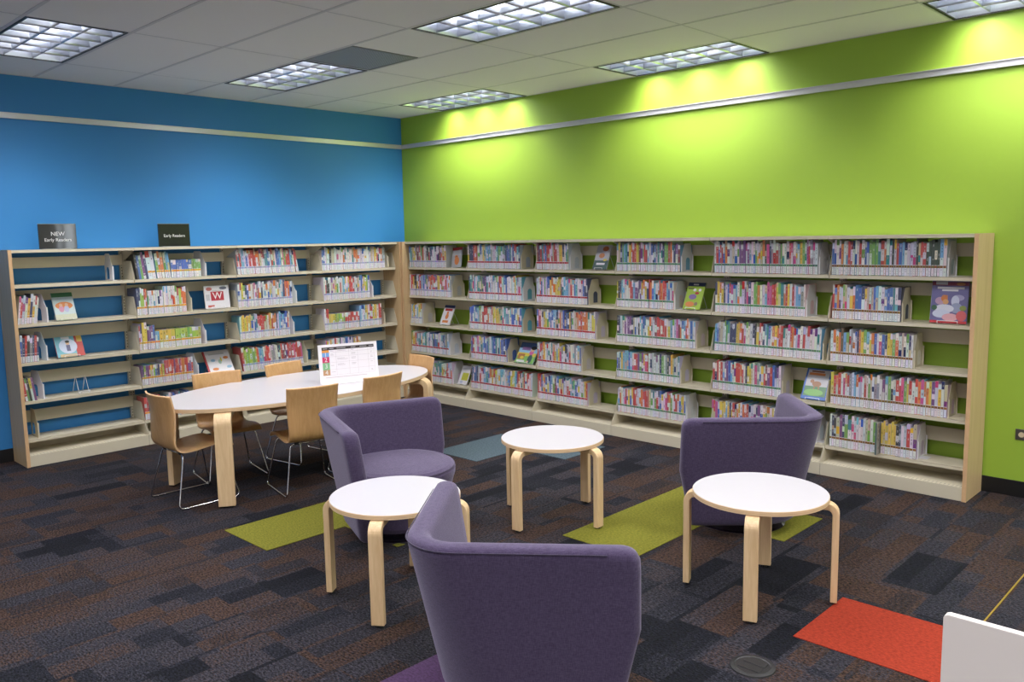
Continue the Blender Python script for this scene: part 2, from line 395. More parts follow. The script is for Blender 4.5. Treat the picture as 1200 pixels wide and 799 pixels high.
for c, r in lamps:
    x, y = lamp_cell(c, r); loc = (x+TX/2, y+TY/2, ZC)
    lab = LAMP_LABELS.get((c, r), 'louvred ceiling lamp outside the photo, column %s and row %s of the ceiling' % (ORD[c], ORD[r]))
    if (c, r) == (0, 0): o = lamp0; o.location = loc; o['label'] = lab; o['group'] = 'recessed ceiling lamps'
    else: o = dup(lamp0, loc, 0, lab, 'recessed ceiling lamps')
    L = bpy.data.lights.new('tubes', 'AREA'); L.shape = 'RECTANGLE'; L.size = LW-.08; L.size_y = LH-.08; L.energy = GLOW_W; L.color = (1, .97, .985); L.spread = math.radians(180)
    lo = bpy.data.objects.new('tubes', L); COL.objects.link(lo); lo.location = (loc[0], loc[1], ZC+.076)
    for dx, dy in ((-.40, -.18), (0, -.18), (.40, -.18), (-.40, .18), (0, .18), (.40, .18)):
        P = bpy.data.lights.new('photometric', 'POINT'); P.shadow_soft_size = .12; P.energy = LAMP_W; P.color = (1, .97, .985); P.use_nodes = True
        nn = P.node_tree.nodes; ie = nn.new('ShaderNodeTexIES'); ie.mode = 'INTERNAL'; ie.ies = ies; ie.inputs['Strength'].default_value = .05
        P.node_tree.links.new(ie.outputs['Fac'], nn['Emission'].inputs['Strength'])
        po = bpy.data.objects.new('photometric', P); COL.objects.link(po); po.location = (loc[0]+dx, loc[1]+dy, ZC-.012)
# grey return vent
t = thing('ceiling_vent', 'square grey perforated air vent in the ceiling beside a lamp', 'vent', (VX+TX/4, VY+TY/2, ZC))
w, d = TX/4-.012, TY/2-.012
MB().box(-w, w, -d, -d+.02, -.003, .004).box(-w, w, d-.02, d, -.003, .004).box(-w, -w+.02, -d+.02, d-.02, -.003, .004).box(w-.02, w, -d+.02, d-.02, -.003, .004).build('frame', M['vent'], t)
MB().box(-w+.02, w-.02, -d+.02, d-.02, -.001, .004).build('perforated_panel', perf_mat('vent perforation', (.26, .26, .27)), t)
tag(MB().lathe([(.0, -.006), (.034, -.006), (.040, -.003), (.041, .001)], 32).build('sprinkler_cover', M['tile']), 'small round white sprinkler cover on the ceiling', 'sprinkler cover').location = (2.328, -1.175, ZC-.001)
# wall outlet
t = thing('wall_outlet', 'dark steel outlet plate on the lime wall beside the shelving', 'outlet', (6.117, 0, .403))
MB().box(-.058, .058, -.006, 0, -.035, .035).build('plate', M['steel'], t, bev=.002)
for s in (-1, 1):
    MB().lathe([(0, 0), (.0165, 0), (.0165, .003), (.0, .003)], 24, X=Matrix.Translation((s*.024, -.006, 0)) @ Matrix.Rotation(PI/2, 4, 'X')).build('socket', M['ivory'], t)
# round floor box
t = thing('floor_box', 'round black floor outlet cover set into the carpet', 'floor box', (5.875, -3.04, 0))
MB().lathe([(.0, 0), (.088, 0), (.086, .005), (.070, .008), (.066, .006), (.0, .006)], 48).build('cover_ring', M['black'], t)
MB().box(-.045, .045, .008, .040, .006, .0085).build('flap', M['black'], t, bev=.001); MB().box(-.045, .045, -.040, -.008, .006, .0085).build('flap', M['black'], t, bev=.001)

# inlaid coloured carpet tiles
def carpet_patch(x0, x1, y0, y1, m, label, group=None):
    o = MB().box(x0, x1, y0, y1, .0005, .0035).build('carpet_tile', M[m]); tag(o, label, 'carpet tile', group); return o
carpet_patch(2.812, 3.300, -3.685, -2.67, 'c_lime', 'lime green carpet tile strip between the oval table and the front round table')
carpet_patch(3.300, 3.80, -3.17, -2.67, 'c_lime', 'lime green carpet tile under the armchair with its seat facing us')
carpet_patch(4.370, 4.875, -2.43, -.92, 'c_lime', 'lime green carpet tile strip between the two farther round tables')
carpet_patch(4.875, 5.350, -1.70, -1.205, 'c_lime', 'lime green carpet tile under the armchair nearest the lime wall shelving')
carpet_patch(2.362, 2.850, -1.66, -.90, 'c_grey', 'blue grey carpet tile just behind the seat of the far armchair')
carpet_patch(2.850, 3.325, -1.18, -.68, 'c_grey', 'blue grey carpet tile showing beneath the far round table')
carpet_patch(5.880, 6.86, -2.70, -2.19, 'c_orange', 'orange red carpet tile strip on the dark floor')
carpet_patch(4.877, 5.38, -4.24, -3.74, 'c_purple', 'purple carpet tile beside the front armchair')

# ------------------------------------------------------------------ shelving bays
GREEN = Matrix.Translation((XG, 0, 0))
BLUE = Matrix.Translation((0, -(YB+4*BAY), 0)) @ Matrix.Rotation(PI/2, 4, 'Z')
WALLS = {'g': (GREEN, 6), 'b': (BLUE, 4)}
GB = ['%s lime-wall bay from the corner' % ORD[i] for i in range(6)]
BB = ['%s blue-wall bay from the outer end' % ORD[i] for i in range(4)]
SN = ['top shelf', 'second shelf', 'third shelf', 'fourth shelf', 'lowest shelf']
def bay_name(w, i): return GB[i] if w == 'g' else BB[i]
RAILS = [(1.520, 1.605), (1.262, 1.347), (.955, 1.045), (.605, .70), (.30, .395)]
def make_bay(wl, i):
    X, n = WALLS[wl]
    o = thing('shelving_bay', 'bay', 'shelving', tuple((X @ Matrix.Translation((i*BAY, 0, 0))).translation), 0 if wl == 'g' else PI/2)
    P = lambda poly: poly
    def upright(u0, u1):
        mb = MB().box(u0, u1, -.042, -.010, 0, H-.02)
        for su in (u0+.009, u1-.009):
            if (u0 < .1) == (su < u0+.01): continue
            for k in range(58): mb.box(su-.003, su+.003, -.0427, -.042, .19+k*.025, .202+k*.025, 1)
        mb.build('upright', [M['putty'], M['slot']], o)
    upright(.0003, .02); upright(BAY-.02, BAY-.0003)
    for k, z in enumerate(SHELF_Z):
        s = MB().box(.004, BAY-.004, -SD, -.044, z-.003, z)
        s.box(.004, BAY-.004, -SD, -SD+.003, z-.024, z).box(.004, BAY-.004, -SD, -SD+.012, z-.024, z-.0225)
        so = s.build('shelf', M['putty'], o, bev=.0015)
        for e, u in (('a', .0025), ('b', BAY-.0045)):
            b = MB()
            if k < 4: poly = [(.044, z-.03), (SD-.012, z-.03), (SD+.001, z-.024), (SD+.001, z+.006), (.215, z+.150), (.205, z+.156), (.044, z+.156)]
            else: poly = [(.030, .086), (.326, .086), (.322, .105), (SD+.002, z-.005), (SD+.001, z+.006), (.215, z+.150), (.205, z+.156), (.030, z+.156)]
            b.prism(poly, lambda a, c, q: (q, -a, c), u, u+.002)
            b.build('bracket', M['putty'], so)
        r0, r1 = RAILS[k]
        MB().box(.004, BAY-.004, -.052, -.0425, r0, r1).build('back_rail', M['putty'], o, bev=.001)
    MB().box(.001, BAY-.001, -.328, -.324, 0, .088).build('kick_plate', M['putty'], o, bev=.0015)
    bs = MB().box(.001, BAY-.001, -.278, -.03, .084, .088, 0); bs.box(.001, BAY-.001, -.324, -.278, .084, .088, 1)
    bs.build('base_shelf', [M['putty'], M['perf']], o)
    MB().box(.02, BAY-.004, -.046, -.0425, .088, .190).build('back_plate', M['putty'], o)
    c = MB().box(.001, BAY-.001, -.300, -.008, H-.004, H).box(.001, BAY-.001, -.300, -.297, H-.022, H)
    co = c.build('canopy_top', M['putty'], o, bev=.001)
    for u in (.0025, BAY-.0045):
        MB().prism([(.044, H-.012), (.297, H-.012), (.297, H-.022), (.06, H-.115), (.044, H-.115)], lambda a, c_, q: (q, -a, c_), u, u+.002).build('canopy_bracket', M['putty'], co)
    def end_panel(u0):
        MB().box(u0, u0+T, -D, -.009, 0, H+.002, 0).box(u0, u0+T, -D-.0015, -D, 0, H+.002, 1).build('end_panel', [M['maple'], M['maple_edge']], o)
    if i == 0: end_panel(-T+.0005)
    if i == n-1: end_panel(BAY-.0005)
    return o
BAY_LABEL = {('g', 0): 'beige metal shelving bay on the lime wall, first from the corner',
 ('g', 1): 'beige metal shelving bay on the lime wall, second from the corner', ('g', 2): 'beige metal shelving bay on the lime wall, third from the corner',
 ('g', 3): 'beige metal shelving bay on the lime wall, fourth from the corner', ('g', 4): 'beige metal shelving bay on the lime wall, partly behind a purple armchair',
 ('g', 5): 'beige metal shelving bay on the lime wall, closed by the outer wooden panel',
 ('b', 0): 'nearly empty beige metal shelving bay at the outer end of the blue wall', ('b', 1): 'beige metal shelving bay on the blue wall, under the Early Readers sign',
 ('b', 2): 'beige metal shelving bay on the blue wall, third from its outer end', ('b', 3): 'beige metal shelving bay on the blue wall, next to the corner'}
for wl, n in (('g', 6), ('b', 4)):
    for i in range(n): o = make_bay(wl, i); o['label'] = BAY_LABEL[(wl, i)]; o['group'] = 'shelving bays along the %s wall' % ('lime' if wl == 'g' else 'blue')

# ------------------------------------------------------------------ books
PAL = {'w': (.66,.65,.67), 'l': (.50,.51,.60), 'r': (.50,.035,.028), 'o': (.62,.17,.03), 'y': (.66,.48,.05), 'g': (.16,.36,.07), 'G': (.022,.055,.030), 'b': (.035,.11,.42),
       'n': (.018,.028,.11), 'c': (.16,.40,.58), 't': (.035,.23,.24), 'p': (.17,.05,.22), 'k': (.55,.07,.23), 'd': (.014,.014,.016), 's': (.52,.44,.30), 'e': (.27,.27,.29),
       'B': (.13,.06,.03), 'm': (.20,.02,.035), 'R': (.62,.03,.02), 'L': (.36,.50,.06)}
CN = {'w':'white','l':'pale grey','r':'red','o':'orange','y':'yellow','g':'green','G':'dark green','b':'blue','n':'navy','c':'light blue','t':'teal','p':'purple','k':'pink','d':'black','s':'cream','e':'grey','B':'brown','m':'maroon','R':'red','L':'lime'}
BAND = {'red': (.42,.030,.045), 'green': (.10,.25,.13), 'brown': (.24,.13,.035), 'lavender': (.30,.33,.52), 'orange': (.72,.36,.03), None: None}
PAGES = (.62,.59,.52); LABELW = (.70,.69,.74)
def run_u(wl, px, z, dep=.25):
    X, n = WALLS[wl]; lo, hi = -.1, n*BAY+.1
    for _ in range(40):
        m = (lo+hi)/2; x = proj(tuple(X @ Vector((m, -dep, z))), REAL)[0]
        if x < px: lo = m
        else: hi = m
    return lo
rows = []     # every shelved book
def row(wl, bay, sh, p0, p1, cols, h=.218, t=.0165, band='red', lean=0.0, dh=.016, dep=.17, label_h=.054, front=.252):
    z = SHELF_Z[sh]
    u0, u1 = run_u(wl, p0, z), run_u(wl, p1, z)
    u0 = max(u0, bay*BAY+.008); u1 = min(u1, (bay+1)*BAY-.010)
    if lean < 0: u0 = max(u0, bay*BAY+.006+h*math.tan(math.radians(-lean)))
    n = max(1, round((u1-u0)/t)); ws = [random.uniform(.72, 1.3) for _ in range(n)]; sc = (u1-u0)/sum(ws); u = u0
    for k in range(n):
        th = ws[k]*sc; c = cols[min(len(cols)-1, int((k+.5)/n*len(cols)))]
        rows.append(dict(wl=wl, bay=bay, sh=sh, u=u+th/2, th=th-.0006, h=h+random.uniform(-dh, dh), c=c, band=band, lean=lean, dep=dep+random.uniform(-.02, .02), front=front+random.uniform(-.003, .002), lh=label_h, z=z))
        u += th
def geo_cover(mb, b, X, rnd):
    th, h, d = b['th'], b['h'], b['dep']; c = PAL[b['c']]; w = th/2
    j = lambda q: tuple(min(.8, max(.004, v*rnd.uniform(.82, 1.15))) for v in q)
    c = j(c); other = j(PAL[rnd.choice('rbgyoktpnc' if b['c'] in 'wls' else 'wwwlwws')])
    c = tuple(v*.88 + .06 for v in c)
    side = c if b['c'] not in 'wl' and rnd.random() < .35 else j(PAL[rnd.choice('wwwwllc')])
    bt = min(.0016, th*.2)
    mb.box(-w, -w+bt, 0, d, 0, h, 0, side, X); mb.box(w-bt, w, 0, d, 0, h, 0, side, X)
    mb.box(-w+bt, w-bt, .002, d-.003, .002, h-.003, 0, PAGES, X)
    # spine, split into bands of print
    kind = rnd.random(); cuts = [(0, h, c)]
    if kind < .26: q = h*rnd.uniform(.72, .86); cuts = [(0, q, c), (q, h, other)]
    elif kind < .46: q = h*rnd.uniform(.42, .55); q2 = h*rnd.uniform(.62, .8); cuts = [(0, q, c), (q, q2, other), (q2, h, c)]
    elif kind < .62: q = h*rnd.uniform(.5, .7); cuts = [(0, q, other), (q, h, c)]
    for a, e, cc in cuts: mb.box(-w+bt*.3, w-bt*.3, -.0008, .0022, a, e, 0, cc, X)
    # title strokes
    tcol = tuple(v*.45 for v in c) if sum(c) > .9 else tuple(min(.7, v*.4+.34) for v in c)
    q = h*.45
    while q < h*.88:
        ln = rnd.uniform(.008, .022)
        if rnd.random() < .4: mb.box(-w*.22, w*.35, -.0011, -.0008, q, q+ln, 0, tcol, X)
        q += ln + rnd.uniform(.004, .012)
def geo_label(mb, b, X, rnd):
    w = b['th']/2 - .0012; lh = b['lh']; bc = BAND[b['band']]
    mb.box(-w, w, -.0016, -.0009, .003, lh, 0, tuple(v*rnd.uniform(.9, 1.08) for v in LABELW), X)
    if bc: mb.box(-w, w, -.0018, -.0009, lh, lh+.015, 0, tuple(v*rnd.uniform(.75, 1.3) for v in bc), X)
    mb.box(-w, w, -.0016, -.0009, lh+.015, lh+.018, 0, LABELW, X)
    for q in range(3):
        if rnd.random() < .5: mb.box(-w*.45, w*.45, -.0019, -.0016, .012+.014*q, .018+.014*q, 0, (.45,.45,.50), X)
def book_X(b):
    X = WALLS[b['wl']][0]
    return X @ Matrix.Translation((b['u'], -b['front'], b['z']+.0004)) @ Matrix.Rotation(math.radians(b['lean']), 4, 'Y')

G = 'g'
row(G,5,0, 977.5,1111, "bwrwwowwwrrwwwwrwbrbgggtyrowwwdwrbcwwlllkdsrrrGGGGGGcw", .226, .0165, 'brown')
row(G,5,1, 978,1058, "rbowwwgswyoobbnyswssbcwwcbbgtwn", .222, .0165, 'brown')
row(G,5,2, 975.5,1072, "wroynoBgcgwwerwlwnoyygbceyowbwkkbbnykygtowoswewnnw", .218, .0165, 'brown')
row(G,5,3, 975.5,1111, "yororrwlkoroewwcoyllwwrkwgslwerewgpwtgdglrrwkglyrlwrnokwooynplgywws", .218, .0165, 'brown')
row(G,5,4, 974,1028.5, "wgnndcskpntgnttwlwwwwwwwwssswwdg", .218, .0175, 'brown'); row(G,5,4, 1033.5,1075, "yyyyyyyydnwlrwws", .214, .0175, 'brown')
row(G,4,0, 839,961, "wrbrrwowlswwpppwplwwgwlswodknewregwwwrkwlwygwkreww", .226, .0165, 'green', -1)
row(G,4,1, 839.5,946, "nyyoynlnbrkklcwgglpknbwgggowlcbkkrrrygtowrywyrlcccew", .224, .0175, 'green')
row(G,4,2, 838.5,964, "cboeslwpgtnnnoyyorlwwwlbndyrgwnctblwoyoyrrtlwwrowwlkwrwrrwwwwww", .220, .0165, 'green', 2.0)
row(G,4,3, 836.5,917, "rwwrwrrlpppbwwwsrrowrwnysyswlkewyyrmpbrbnlpw", .218, .0165, 'green')
row(G,4,4, 834,957, "krkbyycynyrsoyworwlwnpwysswywdcwwyywwwwrwwyy", .205, .0175, 'green')
row(G,3,0, 722,798, "wsngtctwyorrryymwlrrwclbnbetppwnggrorwnpm", .222, .017, 'green')
row(G,3,1, 722.5,790, "ydpnclwrworrlcppnppyoynyrobccwlroorrcbkww", .218, .017, 'green')
row(G,3,2, 722,816, "dnlkwpwppynswwdwtcbtwyyolwmrrrrrrwydcwlkmolbcrowbblw", .216, .0175, 'green')
row(G,3,3, 722,797, "bnwlycccbbcwrrnpgpykmrwllwrwwngweeGnysollt", .214, .0175, 'green')
row(G,3,4, 724,804, "wkowwwlrrwybnyrrrrloworrrrrrswlwgBrnbyywlkroegwrgrwbbyykb", .212, .0165, 'green')
row(G,2,0, 624.5,666, "smnertrbrRwwwsrrwyyrnwtg", .226, .0185, 'red', -1.5)
row(G,2,1, 626,688, "lwrbwglbbyowyyyymwccclrwbcwwlbnn", .222, .0185, 'red')
row(G,2,2, 626.5,697, "bkrwlyywbbccnwosbnbnynlwssorooowwyy", .224, .0185, 'red')
row(G,2,3, 627.5,680, "obrroywlwwtsoycykewdnlrwwewcb", .222, .018, 'red')
row(G,2,4, 627,688, "rwrbyobylbcgmwbyswwrwctgbblwwlyr", .218, .018, 'red')
row(G,1,0, 543.5,608, "wdnrorwblysctcelwctgwetnbtlbrcn", .222, .0185, 'red')
row(G,1,1, 548,610, "ntwcwtngnptwcwwwwbrwcbwwwwyclw", .222, .0185, 'red')
row(G,1,2, 549,610, "wbcbcswrrrowryyyyswccbwcbbcwb", .218, .0185, 'red')
row(G,1,3, 550.5,592, "bprwkwlswbbtlwcbtwlcybnb", .218, .0175, 'red')
row(G,1,4, 550.5,622, "nbbnlrwcctloyrlywcccwlsbyycbrowsrwrwl", .216, .0185, 'red', 3)
row(G,0,0, 477,521, "bcsyemprgrwedrnwwwwmlsy", .214, .018, 'lavender', -1.5)
row(G,0,1, 478,527, "wrydynrclbgnrorrpyyrgkrlwe", .212, .018, 'lavender')
row(G,0,2, 478.5,492.5, "wcyycwcyyw", .205, .018, 'lavender', 2)
row(G,0,3, 477.5,524, "gyorctwyctlwbwcnbtlwcnbew", .205, .0185, 'red')
row(G,0,4, 479,528, "scywyyogoeclgtwtywwrwl", .205, .0185, 'red')
K = 'b'
row(K,0,1, 22,44, "wrlwynwrw", .215, .015, None, 8, label_h=.05)
row(K,0,2, 24.5,46, "bnrddenrn", .20, .016, None, 4, label_h=.05)
row(K,0,3, 28,44.5, "rwggdyyp", .19, .017, None, -7, label_h=.04)
row(K,1,0, 157,172, "dbbgpn", .215, .019, None, -6, label_h=.03)
row(K,1,0, 172,181, "ww", .235, .03, 'orange', -6, dh=.002)
row(K,1,0, 182,191, "goo", .225, .02, 'orange', -5)
row(K,1,0, 191.5,198, "scc", .215, .014, 'orange', -4)
row(K,1,0, 198.5,233, "bbbbbbggg", .155, .023, 'orange', dh=.003)
row(K,1,1, 157.5,171, "nnLro", .225, .016, 'orange')
row(K,1,1, 171.5,189.5, "wwwwwwww", .200, .013, 'orange', dh=.001)
row(K,1,1, 190,205.5, "wwwwww", .232, .013, 'orange', dh=.001)
row(K,1,1, 206,216, "rLoo", .205, .017, 'orange')
row(K,1,2, 160,165, "rgn", .215, .014, 'orange')
row(K,1,2, 165.3,171, "yy", .235, .022, 'orange', dh=.002)
row(K,1,2, 171.3,180, "ppb", .200, .015, 'orange', dh=.006)
row(K,1,2, 180.4,185, "c", .150, .02, 'orange', dh=.002)
row(K,1,2, 185.3,203, "yyyy", .155, .027, 'orange', dh=.002)
row(K,1,2, 203.4,233, "LLLgLLL", .158, .026, 'orange', dh=.003)
row(K,1,3, 164,190.5, "pnLpryoLbnyoL", .165, .0125, 'orange', dh=.003)
row(K,1,3, 191,224, "rrorrprrprorrpr", .195, .0125, 'orange', dh=.003)
row(K,1,4, 168,226, "rndbrnwebtrnbd", .19, .018, 'orange')
row(K,2,0, 272,343, "rwrcwbwrRrwosrmtbwrswbcwkgrrctw", .222, .0165, 'lavender', -4)
row(K,2,0, 344.5,347.5, "r", .22, .016, None, -9)
row(K,2,1, 274,340, "wrygnbowswwerwnwwwwslwewwwlnorobw", .216, .0165, 'lavender', dh=.02)
row(K,2,2, 277,337, "wyyyyyswlrrrrswoyronwcblbrw", .214, .0165, 'lavender')
row(K,2,3, 279.5,353, "rLgLLgLorccwrRweewnsrmwrrrkrrrk", .210, .0165, 'lavender', -5)
row(K,2,4, 283,318, "nbwblnbnlb", .18, .02, 'lavender')
row(K,3,0, 374.5,449, "bwwdswwwwowwwsoowlwwwwslyrwoe", .214, .0175, 'lavender')
row(K,3,1, 377,431, "wrdwpwswwrwcywyrRrwwswbwygw", .216, .017, 'lavender', dh=.02)
row(K,3,2, 377.5,383, "wr", .205, .018, 'lavender')
row(K,3,2, 383.3,419, "yyLgLgrrrrr", .160, .022, 'lavender', dh=.003)
row(K,3,2, 419.5,445, "cwcywryywr", .215, .018, 'lavender')
row(K,3,3, 379,421, "kwywrwnwlbwlnyoy", .20, .018, 'lavender')
row(K,3,4, 358,388, "dbybwbyndb", .17, .02, 'lavender')

HIDDEN = lambda b, x, y: ((b['wl'] == 'g' and b['bay'] == 4 and b['sh'] == 4 and x < 905 and y > 486) or (b['wl'] == 'g' and b['bay'] == 4 and b['sh'] == 4 and 903 < x < 953)
    or (b['wl'] == 'g' and b['bay'] == 4 and b['sh'] == 3 and x > 905) or (b['wl'] == 'g' and b['bay'] == 3 and b['sh'] == 4 and x > 798)
    or (b['wl'] == 'b' and b['sh'] == 4) or (b['wl'] == 'b' and b['bay'] == 3 and b['sh'] == 3) or (b['wl'] == 'b' and b['bay'] == 2 and b['sh'] == 3 and x > 300))
count = {}
for b in rows:
    k = (b['wl'], b['bay'], b['sh']); count[k] = count.get(k, 0)+1; b['n'] = count[k]
    X = book_X(b); w = b['th']/2
    q = [proj(tuple(X @ Vector(p))) for p in ((-w,0,0), (w,0,0), (w,0,b['h']), (-w,0,b['h']))]
    b['area'] = abs(sum(q[i][0]*q[(i+1)%4][1]-q[(i+1)%4][0]*q[i][1] for i in range(4)))/2
    if HIDDEN(b, sum(p[0] for p in q)/4, max(p[1] for p in q)): b['area'] = 0
N_SINGLE = 300
single = sorted(range(len(rows)), key=lambda i: -rows[i]['area'])[:N_SINGLE]; single = set(single)
mass = MB()
for i, b in enumerate(rows):
    rnd = random.Random(1000+i); X = book_X(b)
    if i not in single:
        geo_cover(mass, b, X, rnd)
        if b['band'] or b['lh'] > .045: geo_label(mass, b, X, rnd)
        continue
    mb = MB(); geo_cover(mb, b, None, rnd); o = mb.build('book', M['cover']); o.matrix_world = X
    lab = MB(); geo_label(lab, b, None, rnd); lab.build('spine_label', M['paper'], o)
    where = bay_name(b['wl'], b['bay']); total = count[(b['wl'], b['bay'], b['sh'])]
    side = 'left'; num = b['n']
    if b['n'] > total/2: side = 'right'; num = total - b['n'] + 1
    tag(o, '%s book, %s from the %s, %s, %s' % (CN[b['c']], ordinal(num), side, SN[b['sh']], where), 'book', 'books on the %s of the %s' % (SN[b['sh']], where))
mo = mass.build('books', M['cover'], kind='stuff'); mo['label'] = 'remaining rows of slim books filling the farther shelves'; mo['category'] = 'books'
print('BOOKS', len(rows), 'single', len(single))

# ------------------------------------------------------------------ bookends
def make_bookend(mat):
    # upright steel plate with shoulders and an arched window, on a flat foot that slides under the books
    t = thing('bookend', 'bookend', 'bookend')
    SC_ = 1.16; outer = [(0, 0), (.140, 0), (.140, .135), (.128, .160), (.122, .215), (.112, .222), (.050, .222), (.040, .215), (.012, .140), (0, .120)]
    cx, hw, y0, y1 = .085, .026, .012, .085
    inner = [(cx-hw, y0), (cx+hw, y0), (cx+hw, y1)] + [(cx+hw*math.cos(a), y1+hw*math.sin(a)) for a in (PI*k/8 for k in range(1, 8))] + [(cx-hw, y1)]
    bm = bmesh.new(); vs = []
    for L in (outer, inner):
        v = [bm.verts.new((0, y, z)) for y, z in ((p[0]*SC_, p[1]) for p in L)]; vs.append(v)
        for k in range(len(v)): bm.edges.new((v[k], v[(k+1) % len(v)]))
    bmesh.ops.triangle_fill(bm, use_beauty=True, edges=bm.edges[:])
    r = bmesh.ops.extrude_face_region(bm, geom=bm.faces[:])
    bmesh.ops.translate(bm, verts=[e for e in r['geom'] if isinstance(e, bmesh.types.BMVert)], vec=(.0016, 0, 0))
    bmesh.ops.recalc_face_normals(bm, faces=bm.faces[:])
    me = bpy.data.meshes.new('plate'); bm.to_mesh(me); bm.free(); me.materials.append(mat)
    p = bpy.data.objects.new('plate', me); COL.objects.link(p); p.parent = t
    MB().box(-.0, .055, .030, .120, 0, .0012).build('foot', mat, t)
    MB().box(.0016, .010, -.0016, .0, 0, .118).build('flange', mat, t); MB().box(.0016, .010, .1624, .164, 0, .132).build('flange', mat, t)
    return t
be = {'putty': make_bookend(M['putty']), 'putty_w': make_bookend(M['putty_w'])}
used = set()
def bookend(wl, bay, sh, px, white, flip=False, front=.240, extra=''):
    k = 'putty_w' if white else 'putty'; z = SHELF_Z[sh]; u = run_u(wl, px, z, front)
    u = min(max(u, bay*BAY+.01), (bay+1)*BAY-.013)
    ends = [b['u']+b['th']/2+max(0, math.tan(math.radians(b['lean']))*b['h']) for b in rows if (b['wl'], b['bay'], b['sh']) == (wl, bay, sh)]
    if ends and not flip: u = max(ends)+(.0012 if wl == 'g' else .048)
    loc = tuple(WALLS[wl][0] @ Vector((u, -front, z+.0003))); rz = 0 if wl == 'g' else PI/2 + (0 if flip else math.radians(15))
    where = bay_name(wl, bay)
    lab = '%s metal bookend%s, %s, %s' % ('white' if white else 'beige', extra or ' after books', SN[sh], where)
    if k not in used: o = be[k]; o.location = loc; o.rotation_euler.z = rz; o['label'] = lab; used.add(k)
    else: o = dup(be[k], loc, rz, lab)
    o['group'] = 'bookends on the shelves'
for a in ((0,1,527.5,0), (0,2,497,0), (0,3,524,1), (0,4,529,1), (1,0,608.5,0), (1,1,610.5,1), (1,2,611,0), (1,3,593,0), (2,0,667,1), (2,1,689,0), (2,2,698,0), (2,3,682,0), (2,4,689,0),
          (3,0,799,1), (3,1,791,1), (3,2,817,0), (3,3,798,0), (3,4,805,1), (4,0,962,1), (4,1,947,1), (4,2,965,0), (4,3,918,0), (4,4,958,1), (5,0,1112,1), (5,1,1059,0), (5,2,1073,0), (5,3,1112,0), (5,4,1076,1)):
    bookend('g', *a)
for a in ((0,1,44.5,1), (0,2,46.5,1), (0,3,45,1), (1,0,234,1), (1,1,217,0), (1,2,234,1), (1,3,224.5,1), (2,1,341,1), (2,2,338,1), (2,3,354,0), (3,0,450,0), (3,1,432,1), (3,2,446,0)):
    bookend('b', *a)
bookend('b', 0, 0, 131, 1, True, .245, ' standing alone'); bookend('b', 0, 4, 46, 0, True, .245, ' standing alone')

# ------------------------------------------------------------------ display books on wire easels
def easel_bm(w, tilt, h=.13):
    # two bent wires: front lip, foot, sloping back and rear prop
    mb = MB(); tn = math.tan(tilt)
    for s in (-1, 1):
        x = s*w/2
        p = [(x, -.030, .022), (x, -.030, .003), (x, 0, .003), (x, h*tn, h), (x, h*tn+.012, h), (x, h*tn+.085, .003), (x, h*tn+.06, .003)]
        mb.tube(bend(p, .012, 4), .0022, 6)
    mb.tube([(-w/2, .0, .003), (w/2, .0, .003)], .002, 6); mb.tube([(-w/2, h*tn, h), (w/2, h*tn, h)], .002, 6)
    mb.tube([(-w/2, -.030, .022), (w/2, -.030, .022)], .002, 6)
    return mb
def ell(cx, cy, rx, ry, n=18): return [(cx+rx*math.cos(2*PI*k/n), cy+ry*math.sin(2*PI*k/n)) for k in range(n)]
def rect(x0, y0, x1, y1): return [(x0,y0),(x1,y0),(x1,y1),(x0,y1)]
def display(wl, sh, px, w, h, tilt, base, side, art, label, easel_label, yaw=0, dep=.215, th=.010, roll=0, letters=None):
    z = SHELF_Z[sh]; u = run_u(wl, px, z, dep); X = WALLS[wl][0]; rz = (0 if wl == 'g' else PI/2) + math.radians(yaw); a = math.radians(tilt)
    loc = X @ Vector((u, -dep, z))
    lift = .0053
    if easel_label:
        e = easel_bm(w*.55, a, h*.62).build('wire_easel', M['wire_white']); e.location = tuple(loc+Vector((0,0,.0003))); e.rotation_euler.z = rz
        tag(e, easel_label, 'easel', 'wire book easels')
    else: lift = .0006
    o = thing('picture_book', label, 'book', tuple(loc), rz)
    L = Matrix.Translation((0, -.0075 if easel_label else 0, lift)) @ Matrix.Rotation(math.radians(roll), 4, 'Y') @ Matrix.Rotation(-a, 4, 'X') @ Matrix.Translation((0, -th, 0))
    mb = MB().box(-w/2, w/2, 0, .0016, 0, h, 0, base, L).box(-w/2, w/2, th-.0016, th, 0, h, 0, base, L).box(-w/2-.0012, -w/2+.001, 0, th, 0, h, 0, side, L)
    mb.build('cover', M['cover'], o)
    MB().box(-w/2+.001, w/2-.003, .0017, th-.0017, .003, h-.003, 0, PAGES, L).build('pages', M['paper'], o)
    am = MB(); k = 0
    for poly, col in art:
        k += 1
        am.prism([((x-.5)*w, y*h) for x, y in poly], lambda x, y, q: (x, q, y), -.0004-.00012*k, 0, 0, col, False, L)
    am.build('cover_art', M['cover'], o)
    for body, x, y, size, m in (letters or []):
        text(body, 'lettering', size, M[m], o, L @ Matrix.Translation(((x-.5)*w, -.0004-.00012*k-.0012, y*h)) @ Matrix.Rotation(PI/2, 4, 'X'), ext=.0004)
    return o
W_, R_, O_, Y_, G_, B_, N_, C_, P_, K_, DK = (.66,.65,.68), (.42,.03,.03), (.60,.20,.05), (.62,.50,.06), (.12,.33,.06), (.04,.14,.48), (.02,.03,.10), (.25,.45,.62), (.22,.14,.36), (.55,.10,.30), (.02,.02,.02)
SK = (.60,.38,.24)
